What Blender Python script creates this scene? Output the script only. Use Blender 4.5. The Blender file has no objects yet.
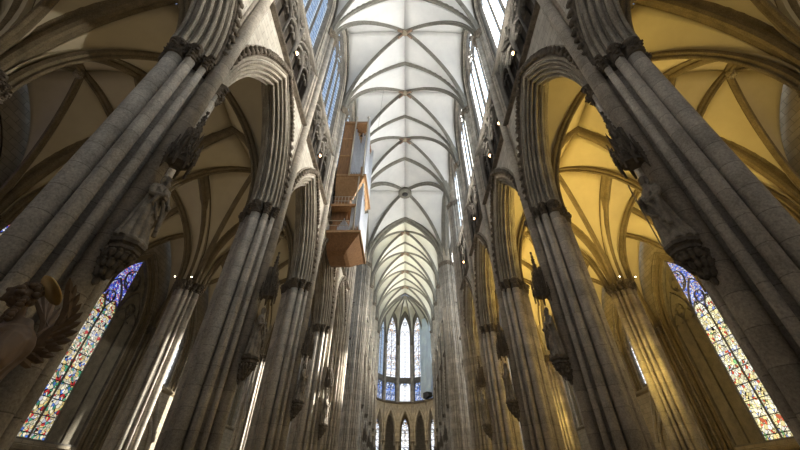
import bpy, bmesh, math, random
from mathutils import Vector, Matrix, noise
PI = math.pi
random.seed(11)
S = bpy.context.scene
COL = S.collection

# ------------------------------------------------------------------ materials
def mat(name, rough=0.85):
    m = bpy.data.materials.new(name); m.use_nodes = True
    nt = m.node_tree
    b = nt.nodes['Principled BSDF']; b.inputs['Roughness'].default_value = rough
    b.inputs['Specular IOR Level'].default_value = 0.25
    return m, nt, b
def N(nt, t, **kw):
    n = nt.nodes.new(t)
    for k, v in kw.items():
        if k in n.inputs: n.inputs[k].default_value = v
        else: setattr(n, k, v)
    return n
def ramp(nt, stops, interp='LINEAR'):
    r = nt.nodes.new('ShaderNodeValToRGB'); e = r.color_ramp.elements
    r.color_ramp.interpolation = interp
    while len(e) < len(stops): e.new(0.5)
    for i, (p, c) in enumerate(stops): e[i].position = p; e[i].color = (*c, 1)
    return r
def mth(nt, op, a, b=None):
    n = nt.nodes.new('ShaderNodeMath'); n.operation = op
    for i, v in enumerate((a, b)):
        if v is None: continue
        if isinstance(v, (int, float)): n.inputs[i].default_value = v
        else: nt.links.new(v, n.inputs[i])
    return n.outputs[0]
def stone(name, c1, c2, course=0.62, joint=0.55, bump=0.25, rings=True, scale=1.0):
    """weathered ashlar: mottled colour, slightly different tone per course, thin joints"""
    m, nt, b = mat(name, 0.9); L = nt.links
    tc = N(nt, 'ShaderNodeTexCoord'); sp = N(nt, 'ShaderNodeSeparateXYZ'); L.new(tc.outputs['Object'], sp.inputs[0])
    n1 = N(nt, 'ShaderNodeTexNoise', Scale=1.3*scale, Detail=8.0, Roughness=0.7); L.new(tc.outputs['Object'], n1.inputs['Vector'])
    n2 = N(nt, 'ShaderNodeTexNoise', Scale=22.0*scale, Detail=4.0, Roughness=0.7); L.new(tc.outputs['Object'], n2.inputs['Vector'])
    r1 = ramp(nt, [(0.32, c2), (0.62, c1)]); L.new(n1.outputs[0], r1.inputs[0])
    mx = N(nt, 'ShaderNodeMix', data_type='RGBA', blend_type='OVERLAY'); mx.inputs[0].default_value = 0.8
    L.new(r1.outputs[0], mx.inputs[6]); L.new(n2.outputs[1] if False else n2.outputs[0], mx.inputs[7])
    out = mx.outputs[2]
    if rings:
        z = mth(nt, 'DIVIDE', sp.outputs[2], course)
        fr = mth(nt, 'FRACT', z); fl = mth(nt, 'FLOOR', z)
        wn = N(nt, 'ShaderNodeTexWhiteNoise', noise_dimensions='1D'); L.new(fl, wn.inputs['W'])
        var = mth(nt, 'ADD', mth(nt, 'MULTIPLY', wn.outputs[0], 0.26), 0.85)
        jt = mth(nt, 'GREATER_THAN', fr, 0.03)
        jv = mth(nt, 'ADD', mth(nt, 'MULTIPLY', jt, 1-joint), joint)
        v = mth(nt, 'MULTIPLY', var, jv)
        cm = N(nt, 'ShaderNodeMix', data_type='RGBA', blend_type='MULTIPLY'); cm.inputs[0].default_value = 1
        L.new(out, cm.inputs[6]); L.new(v, cm.inputs[7]); out = cm.outputs[2]
    L.new(out, b.inputs['Base Color'])
    bp = N(nt, 'ShaderNodeBump', Strength=bump, Distance=0.03); L.new(n2.outputs[0], bp.inputs['Height']); L.new(bp.outputs[0], b.inputs['Normal'])
    return m
def ashlar(name, c1, c2, cm):
    m, nt, b = mat(name, 0.9); L = nt.links
    tc = N(nt, 'ShaderNodeTexCoord'); sp = N(nt, 'ShaderNodeSeparateXYZ'); L.new(tc.outputs['Object'], sp.inputs[0])
    cb = N(nt, 'ShaderNodeCombineXYZ'); L.new(sp.outputs[0], cb.inputs[0]); L.new(sp.outputs[2], cb.inputs[1])
    br = N(nt, 'ShaderNodeTexBrick'); L.new(cb.outputs[0], br.inputs['Vector'])
    br.inputs['Color1'].default_value = (*c1, 1); br.inputs['Color2'].default_value = (*c2, 1); br.inputs['Mortar'].default_value = (*cm, 1)
    br.inputs['Scale'].default_value = 1.0; br.inputs['Brick Width'].default_value = 0.8; br.inputs['Row Height'].default_value = 0.36; br.inputs['Mortar Size'].default_value = 0.012
    n1 = N(nt, 'ShaderNodeTexNoise', Scale=2.0, Detail=8.0, Roughness=0.7); L.new(tc.outputs['Object'], n1.inputs['Vector'])
    mx = N(nt, 'ShaderNodeMix', data_type='RGBA', blend_type='OVERLAY'); mx.inputs[0].default_value = 0.5
    L.new(br.outputs[0], mx.inputs[6]); L.new(n1.outputs[0], mx.inputs[7]); L.new(mx.outputs[2], b.inputs['Base Color'])
    return m
def plaster(name, c1, c2):
    m, nt, b = mat(name, 0.92); L = nt.links
    tc = N(nt, 'ShaderNodeTexCoord')
    n1 = N(nt, 'ShaderNodeTexNoise', Scale=0.35, Detail=7.0, Roughness=0.65); L.new(tc.outputs['Object'], n1.inputs['Vector'])
    r1 = ramp(nt, [(0.3, c2), (0.65, c1)]); L.new(n1.outputs[0], r1.inputs[0]); L.new(r1.outputs[0], b.inputs['Base Color'])
    return m
def plain(name, c, rough=0.6, metal=0.0, nz=0.15, sc=6.0):
    m, nt, b = mat(name, rough); L = nt.links
    tc = N(nt, 'ShaderNodeTexCoord'); n1 = N(nt, 'ShaderNodeTexNoise', Scale=sc, Detail=4.0); L.new(tc.outputs['Object'], n1.inputs['Vector'])
    r1 = ramp(nt, [(0.3, tuple(x*(1-nz) for x in c)), (0.7, tuple(min(1, x*(1+nz)) for x in c))]); L.new(n1.outputs[0], r1.inputs[0])
    L.new(r1.outputs[0], b.inputs['Base Color']); b.inputs['Metallic'].default_value = metal
    return m
def wood(name, c1, c2):
    m, nt, b = mat(name, 0.45); L = nt.links
    tc = N(nt, 'ShaderNodeTexCoord'); mp = N(nt, 'ShaderNodeMapping'); mp.inputs['Scale'].default_value = (3, 3, .5)
    L.new(tc.outputs['Object'], mp.inputs[0])
    n1 = N(nt, 'ShaderNodeTexNoise', Scale=2.5, Detail=6.0, Distortion=1.0); L.new(mp.outputs[0], n1.inputs['Vector'])
    r1 = ramp(nt, [(0.3, c2), (0.7, c1)]); L.new(n1.outputs[0], r1.inputs[0]); L.new(r1.outputs[0], b.inputs['Base Color'])
    return m
def emis_out(nt, colsock, strength):
    L = nt.links
    for n in list(nt.nodes):
        if n.type == 'BSDF_PRINCIPLED': nt.nodes.remove(n)
    o = [n for n in nt.nodes if n.type == 'OUTPUT_MATERIAL'][0]
    e = nt.nodes.new('ShaderNodeEmission'); e.inputs['Strength'].default_value = strength
    L.new(colsock, e.inputs['Color'])
    g = nt.nodes.new('ShaderNodeBsdfGlossy'); g.inputs['Roughness'].default_value = .25; g.inputs['Color'].default_value = (.04, .04, .05, 1)
    a = nt.nodes.new('ShaderNodeAddShader'); L.new(e.outputs[0], a.inputs[0]); L.new(g.outputs[0], a.inputs[1])
    L.new(a.outputs[0], o.inputs['Surface'])
def stained(name, stops, cell, strength, panel=0.93, seed=0.0, bars=True):
    """backlit mosaic glass: small random coloured quarries in black lead, iron saddle bars"""
    m, nt, b = mat(name); L = nt.links
    tc = N(nt, 'ShaderNodeTexCoord'); sp = N(nt, 'ShaderNodeSeparateXYZ'); L.new(tc.outputs['Object'], sp.inputs[0])
    cb = N(nt, 'ShaderNodeCombineXYZ'); L.new(sp.outputs[0], cb.inputs[0]); L.new(sp.outputs[2], cb.inputs[1]); cb.inputs[2].default_value = seed
    v = N(nt, 'ShaderNodeTexVoronoi', Scale=1/cell); L.new(cb.outputs[0], v.inputs['Vector'])
    v2 = N(nt, 'ShaderNodeTexVoronoi', Scale=1/cell, feature='DISTANCE_TO_EDGE'); L.new(cb.outputs[0], v2.inputs['Vector'])
    big = N(nt, 'ShaderNodeTexNoise', Scale=1.6, Detail=1.0); L.new(cb.outputs[0], big.inputs['Vector'])
    sx = N(nt, 'ShaderNodeSeparateColor'); L.new(v.outputs['Color'], sx.inputs[0])
    pick = mth(nt, 'ADD', mth(nt, 'MULTIPLY', sx.outputs[0], 0.7), mth(nt, 'MULTIPLY', big.outputs[0], 0.32))
    r = ramp(nt, stops, 'CONSTANT'); L.new(pick, r.inputs[0])
    lead = mth(nt, 'GREATER_THAN', v2.outputs['Distance'], 0.045)
    fac = lead
    if bars:
        fz = mth(nt, 'FRACT', mth(nt, 'DIVIDE', sp.outputs[2], panel)); fac = mth(nt, 'MULTIPLY', lead, mth(nt, 'GREATER_THAN', fz, 0.06))
    val = mth(nt, 'MULTIPLY', fac, mth(nt, 'ADD', mth(nt, 'MULTIPLY', sx.outputs[1], 0.6), 0.6))
    mx = N(nt, 'ShaderNodeMix', data_type='RGBA', blend_type='MULTIPLY'); mx.inputs[0].default_value = 1
    L.new(r.outputs[0], mx.inputs[6]); L.new(val, mx.inputs[7])
    emis_out(nt, mx.outputs[2], strength)
    return m
def grisaille(name, c1, c2, cborder, strength, w, cell=0.2):
    """pale patterned clerestory glass: lattice quarries with a bright coloured border along each light (w = width of a light)"""
    m, nt, b = mat(name); L = nt.links
    tc = N(nt, 'ShaderNodeTexCoord'); sp = N(nt, 'ShaderNodeSeparateXYZ'); L.new(tc.outputs['Object'], sp.inputs[0])
    a = mth(nt, 'ABSOLUTE', mth(nt, 'SUBTRACT', mth(nt, 'FRACT', mth(nt, 'DIVIDE', mth(nt, 'ADD', sp.outputs[0], sp.outputs[2]), cell*2)), .5))
    c = mth(nt, 'ABSOLUTE', mth(nt, 'SUBTRACT', mth(nt, 'FRACT', mth(nt, 'DIVIDE', mth(nt, 'SUBTRACT', sp.outputs[0], sp.outputs[2]), cell*2)), .5))
    lat = mth(nt, 'GREATER_THAN', mth(nt, 'MINIMUM', a, c), 0.07)
    cb = N(nt, 'ShaderNodeCombineXYZ'); L.new(sp.outputs[0], cb.inputs[0]); L.new(sp.outputs[2], cb.inputs[1])
    v = N(nt, 'ShaderNodeTexVoronoi', Scale=4.5); L.new(cb.outputs[0], v.inputs['Vector'])
    sx = N(nt, 'ShaderNodeSeparateColor'); L.new(v.outputs['Color'], sx.inputs[0])
    r = ramp(nt, [(0.0, c2), (0.75, c1)]); L.new(sx.outputs[0], r.inputs[0])
    edge = mth(nt, 'GREATER_THAN', mth(nt, 'ABSOLUTE', sp.outputs[0]), w*0.5-0.2)
    mb = N(nt, 'ShaderNodeMix', data_type='RGBA'); L.new(edge, mb.inputs[0]); L.new(r.outputs[0], mb.inputs[6]); mb.inputs[7].default_value = (*cborder, 1)
    fz = mth(nt, 'FRACT', mth(nt, 'DIVIDE', sp.outputs[2], 1.1)); bar = mth(nt, 'GREATER_THAN', fz, 0.05)
    val = mth(nt, 'ADD', mth(nt, 'MULTIPLY', mth(nt, 'MULTIPLY', lat, bar), .7), .3)
    mx = N(nt, 'ShaderNodeMix', data_type='RGBA', blend_type='MULTIPLY'); mx.inputs[0].default_value = 1
    L.new(mb.outputs[2], mx.inputs[6]); L.new(val, mx.inputs[7])
    emis_out(nt, mx.outputs[2], strength)
    return m

M = {}
M['pier'] = stone('pier_stone', (.50, .45, .38), (.30, .27, .23), 0.66, 0.62)
M['shaft'] = stone('shaft_stone', (.60, .54, .45), (.36, .32, .265), 0.66, 0.62)
M['arch'] = stone('arch_stone', (.46, .41, .33), (.27, .24, .19), 0.5, 0.8)
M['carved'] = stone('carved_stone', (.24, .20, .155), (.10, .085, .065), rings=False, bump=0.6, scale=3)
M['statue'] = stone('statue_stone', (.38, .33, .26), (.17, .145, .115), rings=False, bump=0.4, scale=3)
M['rib_nave'] = stone('nave_rib_stone', (.25, .235, .195), (.16, .15, .125), rings=False, bump=0.1)
M['rib_aisle'] = stone('aisle_rib_stone', (.25, .20, .125), (.15, .12, .075), rings=False, bump=0.1)
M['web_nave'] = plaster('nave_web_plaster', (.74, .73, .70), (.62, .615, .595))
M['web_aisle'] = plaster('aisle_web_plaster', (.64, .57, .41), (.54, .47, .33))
M['web_choir'] = plaster('choir_web_plaster', (.80, .78, .66), (.68, .66, .55))
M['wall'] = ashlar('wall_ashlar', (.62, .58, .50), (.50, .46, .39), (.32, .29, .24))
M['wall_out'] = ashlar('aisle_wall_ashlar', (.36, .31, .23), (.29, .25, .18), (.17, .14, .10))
M['trac'] = stone('tracery_stone', (.24, .22, .19), (.12, .11, .095), rings=False, bump=0.2)
M['dark'] = plain('passage_stone_and_backing', (.10, .085, .07), .95)
M['floor'] = plain('floor_stone', (.34, .31, .27), .5, sc=1.5)
M['boss'] = plain('gilt_boss', (.24, .16, .11), .5, nz=.5, sc=8)
M['bosscap'] = plain('pale_boss', (.34, .29, .21), .6, nz=.4, sc=12)
M['wood'] = wood('organ_wood', (.36, .20, .10), (.22, .12, .06))
M['wood2'] = wood('organ_pale_wood', (.50, .31, .16), (.34, .20, .10))
M['angelwood'] = wood('carved_limewood', (.25, .165, .10), (.13, .085, .05))
M['pipe'] = plain('tin_pipe', (.66, .69, .75), .35, 0.5, .06)
M['brass'] = plain('brass_pipe', (.75, .55, .28), .3, .8, .1)
M['steel'] = plain('painted_steel', (.55, .50, .42), .4, .5)
M['iron'] = plain('dark_iron', (.045, .042, .04), .6)
M['gold'] = plain('dull_gilt', (.55, .36, .12), .45, .6, .25)
M['sheet'] = plain('dust_sheet', (.76, .88, .97), .6, 0, .1, .6)
M['blind'] = stone('blind_panel_stone', (.27, .24, .18), (.15, .13, .095), rings=False, bump=.2)
pal = [(0.0, (.03, .06, .35)), (.10, (.60, .60, .66)), (.20, (.85, .78, .56)), (.38, (.55, .04, .04)), (.45, (.80, .62, .25)), (.54, (.9, .84, .68)), (.68, (.10, .22, .65)), (.72, (.08, .35, .2)), (.79, (.85, .75, .5)), (.9, (.45, .12, .35))]
palb = [(0.0, (.02, .03, .40)), (.25, (.10, .18, .80)), (.42, (.75, .8, .95)), (.55, (.10, .08, .55)), (.7, (.7, .2, .2)), (.78, (.5, .6, .95)), (.9, (.05, .1, .5))]
pals = [(0.0, (.95, .75, .30)), (.2, (1.0, .93, .62)), (.44, (.3, .4, .8)), (.475, (.95, .82, .38)), (.62, (.75, .12, .05)), (.68, (1, .97, .85)), (.82, (.25, .55, .2)), (.87, (.95, .6, .15))]
M['gl_l'] = stained('north_aisle_glass', pal, .19, .95, .93)
M['gl_lt'] = stained('north_aisle_head_glass', palb, .10, 1.0, bars=False)
M['gl_r'] = stained('south_aisle_glass', pals, .2, 1.25, .93, 3.0)
M['gl_rt'] = stained('south_aisle_head_glass', palb[1:3]+[(.62, (.8, .5, .4)), (.75, (.3, .4, .9))], .11, 1.1, bars=False, seed=2.0)
M['cl_l'] = grisaille('north_clerestory_glass', (.58, .74, .95), (.30, .46, .78), (.72, .84, .98), .9, 1.25, .26)
M['cl_r'] = grisaille('south_clerestory_glass', (.80, .90, 1.0), (.45, .62, .80), (1.0, .97, .92), 4.2, 1.25, .26)
M['cl_a'] = grisaille('apse_glass', (.95, .97, 1.0), (.75, .82, .95), (.95, .97, 1), 1.5, 1.1, .3)
M['cl_ac'] = stained('apse_figure_glass', [(0, (.9, .93, 1)), (.35, (.95, .95, .98)), (.5, (.6, .7, .97)), (.58, (.95, .9, .75)), (.64, (.9, .62, .4)), (.68, (.9, .93, 1))], .35, 1.6, 1.4)
M['cl_tri'] = stained('apse_gallery_glass', [(0, (.1, .22, .75)), (.4, (.45, .6, .95)), (.6, (.9, .92, 1)), (.8, (.15, .3, .8))], .25, 1.1, 1.4)
M['west'] = grisaille('west_glass', (.85, .92, 1.0), (.6, .7, .9), (1, 1, 1), .8, 1.8)
def lampmat(name, c, s):
    m = bpy.data.materials.new(name); m.use_nodes = True; nt = m.node_tree
    b = nt.nodes['Principled BSDF']; b.inputs['Emission Color'].default_value = (*c, 1); b.inputs['Emission Strength'].default_value = s
    return m
M['bulb'] = lampmat('warm_bulb', (1, .55, .25), 14)
M['bulbw'] = lampmat('white_bulb', (1, .82, .6), 14)

# ------------------------------------------------------------------ mesh builder
class MB:
    def __init__(s): s.v = []; s.f = []; s.sm = []
    def add(s, vs, fs, smooth=False, T=None):
        o = len(s.v)
        s.v += [tuple(T @ Vector(p)) if T else tuple(p) for p in vs]
        s.f += [tuple(i+o for i in f) for f in fs]; s.sm += [smooth]*len(fs)
    def box(s, x0, x1, y0, y1, z0, z1, T=None):
        s.add([(x0, y0, z0), (x1, y0, z0), (x1, y1, z0), (x0, y1, z0), (x0, y0, z1), (x1, y0, z1), (x1, y1, z1), (x0, y1, z1)],
              [(3, 2, 1, 0), (4, 5, 6, 7), (0, 1, 5, 4), (1, 2, 6, 5), (2, 3, 7, 6), (3, 0, 4, 7)], False, T)
    def rings(s, rings, closed=True, cap=True, smooth=True, T=None):
        n = len(rings[0]); vs = [p for r in rings for p in r]; fs = []
        for i in range(len(rings)-1):
            for j in range(n if closed else n-1):
                k = (j+1) % n
                fs.append((i*n+j, i*n+k, (i+1)*n+k, (i+1)*n+j))
        if cap and closed:
            fs.append(tuple(range(n-1, -1, -1))); fs.append(tuple((len(rings)-1)*n+j for j in range(n)))
        s.add(vs, fs, smooth, T)
    def lathe(s, prof, n=16, c=(0, 0), T=None, smooth=True, sx=1, sy=1):
        s.rings([[(c[0]+r*sx*math.cos(2*PI*j/n), c[1]+r*sy*math.sin(2*PI*j/n), z) for j in range(n)] for r, z in prof], T=T, smooth=smooth)
    def tube(s, pts, rad, n=8, smooth=True, T=None):
        pts = [Vector(p) for p in pts]; rs = rad if isinstance(rad, (list, tuple)) else [rad]*len(pts)
        out = []; up = None
        for i, p in enumerate(pts):
            t = (pts[min(i+1, len(pts)-1)]-pts[max(i-1, 0)]).normalized()
            if up is None: up = t.orthogonal().normalized()
            a = (up - t*up.dot(t)).normalized(); up = a; b = t.cross(a)
            out.append([tuple(p+(a*math.cos(2*PI*j/n)+b*math.sin(2*PI*j/n))*rs[i]) for j in range(n)])
        s.rings(out, T=T, smooth=smooth)
    def ball(s, c, r, n=10, m=7, T=None, rot=None, jit=0):
        rx, ry, rz = r if isinstance(r, (tuple, list)) else (r, r, r)
        rr = []
        for i in range(m+1):
            ph = -PI/2+PI*i/m; ph = max(-PI/2+.05, min(PI/2-.05, ph)); ring = []
            for j in range(n):
                th = 2*PI*j/n; k = 1+(random.uniform(-jit, jit) if jit else 0)
                p = Vector((rx*math.cos(ph)*math.cos(th)*k, ry*math.cos(ph)*math.sin(th)*k, rz*math.sin(ph)*k))
                if rot: p = rot @ p
                ring.append(tuple(p+Vector(c)))
            rr.append(ring)
        s.rings(rr, T=T)
    def sweep(s, path, side, prof, flip=1, cap=True, smooth=False):
        """profile (u,w): u along the fixed side vector, w along the outward normal (side x tangent)*flip; mitred at kinks"""
        P = [Vector(p) for p in path]; sd = Vector(side).normalized(); out = []
        for i, p in enumerate(P):
            a = (P[i]-P[i-1]).normalized() if i > 0 else None
            b = (P[i+1]-P[i]).normalized() if i < len(P)-1 else None
            if a is None: t, k = b, 1
            elif b is None: t, k = a, 1
            else:
                t = (a+b).normalized(); k = 1/max(.4, t.dot(a))
            nrm = sd.cross(t).normalized()*flip
            out.append([tuple(p+sd*u+nrm*w*k) for u, w in prof])
        s.rings(out, cap=cap, smooth=smooth)
    def build(s, name, m, parent=None, loc=None, rotz=0, label=None, cat=None, group=None, kind=None, autosmooth=True):
        me = bpy.data.meshes.new(name); me.from_pydata(s.v, [], s.f); me.update()
        bm = bmesh.new(); bm.from_mesh(me); bmesh.ops.recalc_face_normals(bm, faces=bm.faces); bm.to_mesh(me); bm.free()
        me.polygons.foreach_set('use_smooth', [bool(x) for x in s.sm][:len(me.polygons)] + [False]*(len(me.polygons)-len(s.sm)))
        o = bpy.data.objects.new(name, me); COL.objects.link(o); me.materials.append(m)
        if parent: o.parent = parent
        if loc: o.location = loc
        o.rotation_euler.z = rotz
        tag(o, label, cat, group, kind)
        return o
def tag(o, label=None, cat=None, group=None, kind=None):
    if label: o['label'] = label
    if cat: o['category'] = cat
    if group: o['group'] = group
    if kind: o['kind'] = kind
    return o
def empty(name, loc=(0, 0, 0), rotz=0, label=None, cat=None, group=None, kind=None):
    o = bpy.data.objects.new(name, None); COL.objects.link(o); o.location = loc; o.rotation_euler.z = rotz; o.empty_display_size = .2
    return tag(o, label, cat, group, kind)
def dup(o, loc=None, rotz=None, label=None, parent=None, swap=None, name=None, kids=True):
    c = o.copy(); COL.objects.link(c); c.parent = parent
    if name: c.name = name
    if loc is not None: c.location = loc
    if rotz is not None: c.rotation_euler.z = rotz
    if label: c['label'] = label
    if swap and c.data and c.data.materials and c.data.materials[0] in swap:
        key = (c.data.name, swap[c.data.materials[0]].name)
        if key not in _sw: 
            _sw[key] = c.data.copy(); _sw[key].materials[0] = swap[c.data.materials[0]]
        c.data = _sw[key]
    if kids:
        for ch in list(o.children): dup(ch, parent=c, swap=swap)
    return c
_sw = {}

# ------------------------------------------------------------------ arch geometry
def arcz(d, L, h):
    """height of a two-centred arch at horizontal distance d from its springing (half span L, rise h)"""
    R = (L*L+h*h)/(2*L); return math.sqrt(max(0, R*R-(R-d)**2))
def arch(p0, p1, z, h, n=14, stilt=0.0, foot=0.0):
    """points springing - apex - springing between two ground points"""
    a = Vector((p0[0], p0[1], 0)); b = Vector((p1[0], p1[1], 0)); L = (b-a).length/2; u = (b-a).normalized()
    h2 = h-stilt; half = []
    if foot: half.append((0, -foot))
    if stilt > 0: half.append((0, 0))
    R = (L*L+h2*h2)/(2*L); tm = math.acos((R-L)/R)
    for i in range(n+1):
        t = tm*i/n; half.append((R-R*math.cos(t), stilt+R*math.sin(t)))
    pts = [a+u*d+Vector((0, 0, z+q)) for d, q in half]
    pts += [a+u*(2*L-d)+Vector((0, 0, z+q)) for d, q in reversed(half[:-1])]
    return pts
def sweep_arch(mb, pts, prof, smooth=False):
    """sweep with the side vector horizontal and normals pointing away from the opening"""
    a, b = Vector(pts[0]), Vector(pts[-1]); u = Vector((b.x-a.x, b.y-a.y, 0)).normalized(); sd = Vector((-u.y, u.x, 0))
    # tangent up at start, outward there must be -u
    t = Vector((0, 0, 1)); fl = 1 if sd.cross(t).dot(-u) > 0 else -1
    mb.sweep(pts, sd, prof, fl, smooth=smooth)
def rib_prof(w, d):
    """gothic rib: almond roll on a neck, hollow chamfers, flat back"""
    r = w*.24; h = []
    h.append((0, 0)); h.append((r*.6, r*.35)); h.append((r, r*1.1)); h.append((r*.7, r*1.9)); h.append((r*.75, d*.45)); h.append((w*.34, d*.52)); h.append((w*.5, d*.62)); h.append((w*.5, d))
    return h+[(-a, b) for a, b in reversed(h[1:])]
def order_prof(steps, rr=.085):
    """stepped arcade soffit: list of (halfwidth, w) corners, each carrying a roll with a hollow behind it"""
    h = [(0, steps[0][1]+.03)]
    pw = None
    for i, (u, w) in enumerate(steps):
        h.append((u-rr*2.3, w+.13)); h.append((u-rr*1.75, w+.12))
        for k in range(6):
            a = -PI*.75 + PI*1.5*k/5 + PI*.25
            h.append((u-rr+rr*math.sin(a+.2), w+rr-rr*math.cos(a+.2)))
        nw = steps[i+1][1] if i+1 < len(steps) else w+.35
        h.append((u-rr*.9, w+rr*2.6)); h.append((u-rr*.3, nw+.0))
    h.append((steps[-1][0], h[-1][1]))
    h.append((steps[-1][0], steps[-1][1]+.55))
    return h+[(-a, b) for a, b in reversed(h[1:])]

# ------------------------------------------------------------------ tracery and windows (local: X along wall, Y outward, Z up)
def bar(mb, pts, w, d, y=0.0):
    """moulded stone bar in the wall plane: chamfered diamond section"""
    prof = [(-d/2, -w*.18), (-d*.1, -w/2), (d*.1, -w/2), (d/2, -w*.18), (d/2, w*.18), (d*.1, w/2), (-d*.1, w/2), (-d/2, w*.18)]
    P = [(p[0], y, p[1]) for p in pts]; mb.sweep(P, (0, 1, 0), prof)
def parch(x0, x1, z, h, n=7):
    L = (x1-x0)/2; R = (L*L+h*h)/(2*L); tm = math.acos((R-L)/R); hf = [(R-R*math.cos(tm*i/n), R*math.sin(tm*i/n)) for i in range(n+1)]
    return [(x0+d, z+q) for d, q in hf]+[(x1-d, z+q) for d, q in reversed(hf[:-1])]
def circ(cx, cz, r, n=18): return [(cx+r*math.cos(2*PI*i/n), cz+r*math.sin(2*PI*i/n)) for i in range(n+1)]
def foils(mb, cx, cz, r, k, w, d, y, rot=PI/4):
    for i in range(k):
        a = rot+2*PI*i/k; rr = r*.47; c = (cx+math.cos(a)*r*.5, cz+math.sin(a)*r*.5)
        pts = [(c[0]+rr*math.cos(a+t), c[1]+rr*math.sin(a+t)) for t in [(-.62+1.24*j/8)*PI for j in range(9)]]
        bar(mb, pts, w, d, y)
def tracery(W, z0, zs, za, n, w=.16, d=.3, y=0.0, fo=True):
    """n-light window tracery, lights below zs, head up to za"""
    mb = MB(); lw = W/n; H = za-zs
    bar(mb, [(-W/2, z0)]+parch(-W/2, W/2, zs, H, 12)+[(W/2, z0)], w*1.3, d*1.2, y)
    mb.box(-W/2-.1, W/2+.1, y-d*.7, y+d*.7, z0-.12, z0+.1)
    for i in range(1, n):
        x = -W/2+i*lw; big = (n == 4 and i == 2)
        bar(mb, [(x, z0), (x, zs+.02)], w*(1.15 if big else .8), d*(1.1 if big else .85), y)
    hl = lw*.85
    for i in range(n):
        x = -W/2+i*lw; bar(mb, parch(x, x+lw, zs-.15*hl, hl), w*.6, d*.7, y)
        for sgn in (1, -1):
            cx = x+lw/2+sgn*lw*.2; bar(mb, [(cx+sgn*lw*.28, zs-.1), (cx+sgn*lw*.12, zs+.12*hl), (cx-sgn*lw*.02, zs+.02*hl)], w*.35, d*.4, y)
    if n == 4:
        for sgn in (-1, 1):
            c = sgn*W/4; bar(mb, parch(c-lw, c+lw, zs, H*.52, 9), w*.85, d*.9, y)
            r = lw*.36; bar(mb, circ(c, zs+hl*.78+r*.55, r), w*.5, d*.6, y)
            if fo: foils(mb, c, zs+hl*.78+r*.55, r, 4, w*.35, d*.4, y)
        r = W*.17; zc = zs+H*.60; bar(mb, circ(0, zc, r, 22), w*.8, d*.85, y)
        if fo: foils(mb, 0, zc, r, 4, w*.5, d*.5, y, 0)
    elif n == 2:
        r = W*.2; zc = zs+H*.60; bar(mb, circ(0, zc, r), w*.6, d*.7, y)
        if fo: foils(mb, 0, zc, r, 4, w*.4, d*.5, y, 0)
    return mb
def make_window(name, W, z0, zs, za, n, gl, gh, parent=None, loc=(0, 0, 0), rotz=0, label=None, blind=0, w=.16, d=.3, fm=None, blindmat=None, transom=None):
    t = empty(name, loc, rotz, label, 'window', None, 'structure')
    mb = tracery(W, z0, zs, za, n, w, d)
    if transom:
        for z in transom: mb.box(-W/2, W/2, -d*.4, d*.4, z-.07, z+.07)
    mb.build('window_frame', fm or M['trac'], t)
    lw = W/n
    for i in range(n):
        x = -W/2+(i+.5)*lw; hp = parch(-lw/2, lw/2, 0, lw*.8, 5)
        g = MB(); ring = [(-lw/2, z0), (lw/2, z0)]+[(a, zs-.1+b) for a, b in reversed(hp)]
        f = [(a, 0.0, b) for a, b in ring]; bk = [(a, .03, b) for a, b in ring]; k = len(ring)
        g.add(f+bk, [tuple(range(k)), tuple(range(2*k-1, k-1, -1))]+[(j, (j+1) % k, (j+1) % k+k, j+k) for j in range(k)])
        isb = blind and (i < blind if blind > 0 else i >= n+blind)
        g.build('blind_panel' if isb else 'pane', blindmat or M['blind'] if isb else gl, t, (x, .02, 0))
    # glass of the traceried head, split down the middle
    hp = parch(-W/2, W/2, zs-.1, za-zs, 12); m = len(hp)//2
    for sgn, pts in ((-1, hp[:m+1]), (1, hp[m:])):
        ring = pts+([(0, zs-.1)]); f = [(a, .06, b) for a, b in ring]; bk = [(a, .09, b) for a, b in ring]; k = len(ring)
        g = MB(); g.add(f+bk, [tuple(range(k)), tuple(range(2*k-1, k-1, -1))]+[(j, (j+1) % k, (j+1) % k+k, j+k) for j in range(k)])
        isb = blind and ((sgn < 0) == (blind > 0))
        g.build('blind_panel' if isb else 'head_pane', blindmat or M['blind'] if isb else gh, t)
    return t
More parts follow.
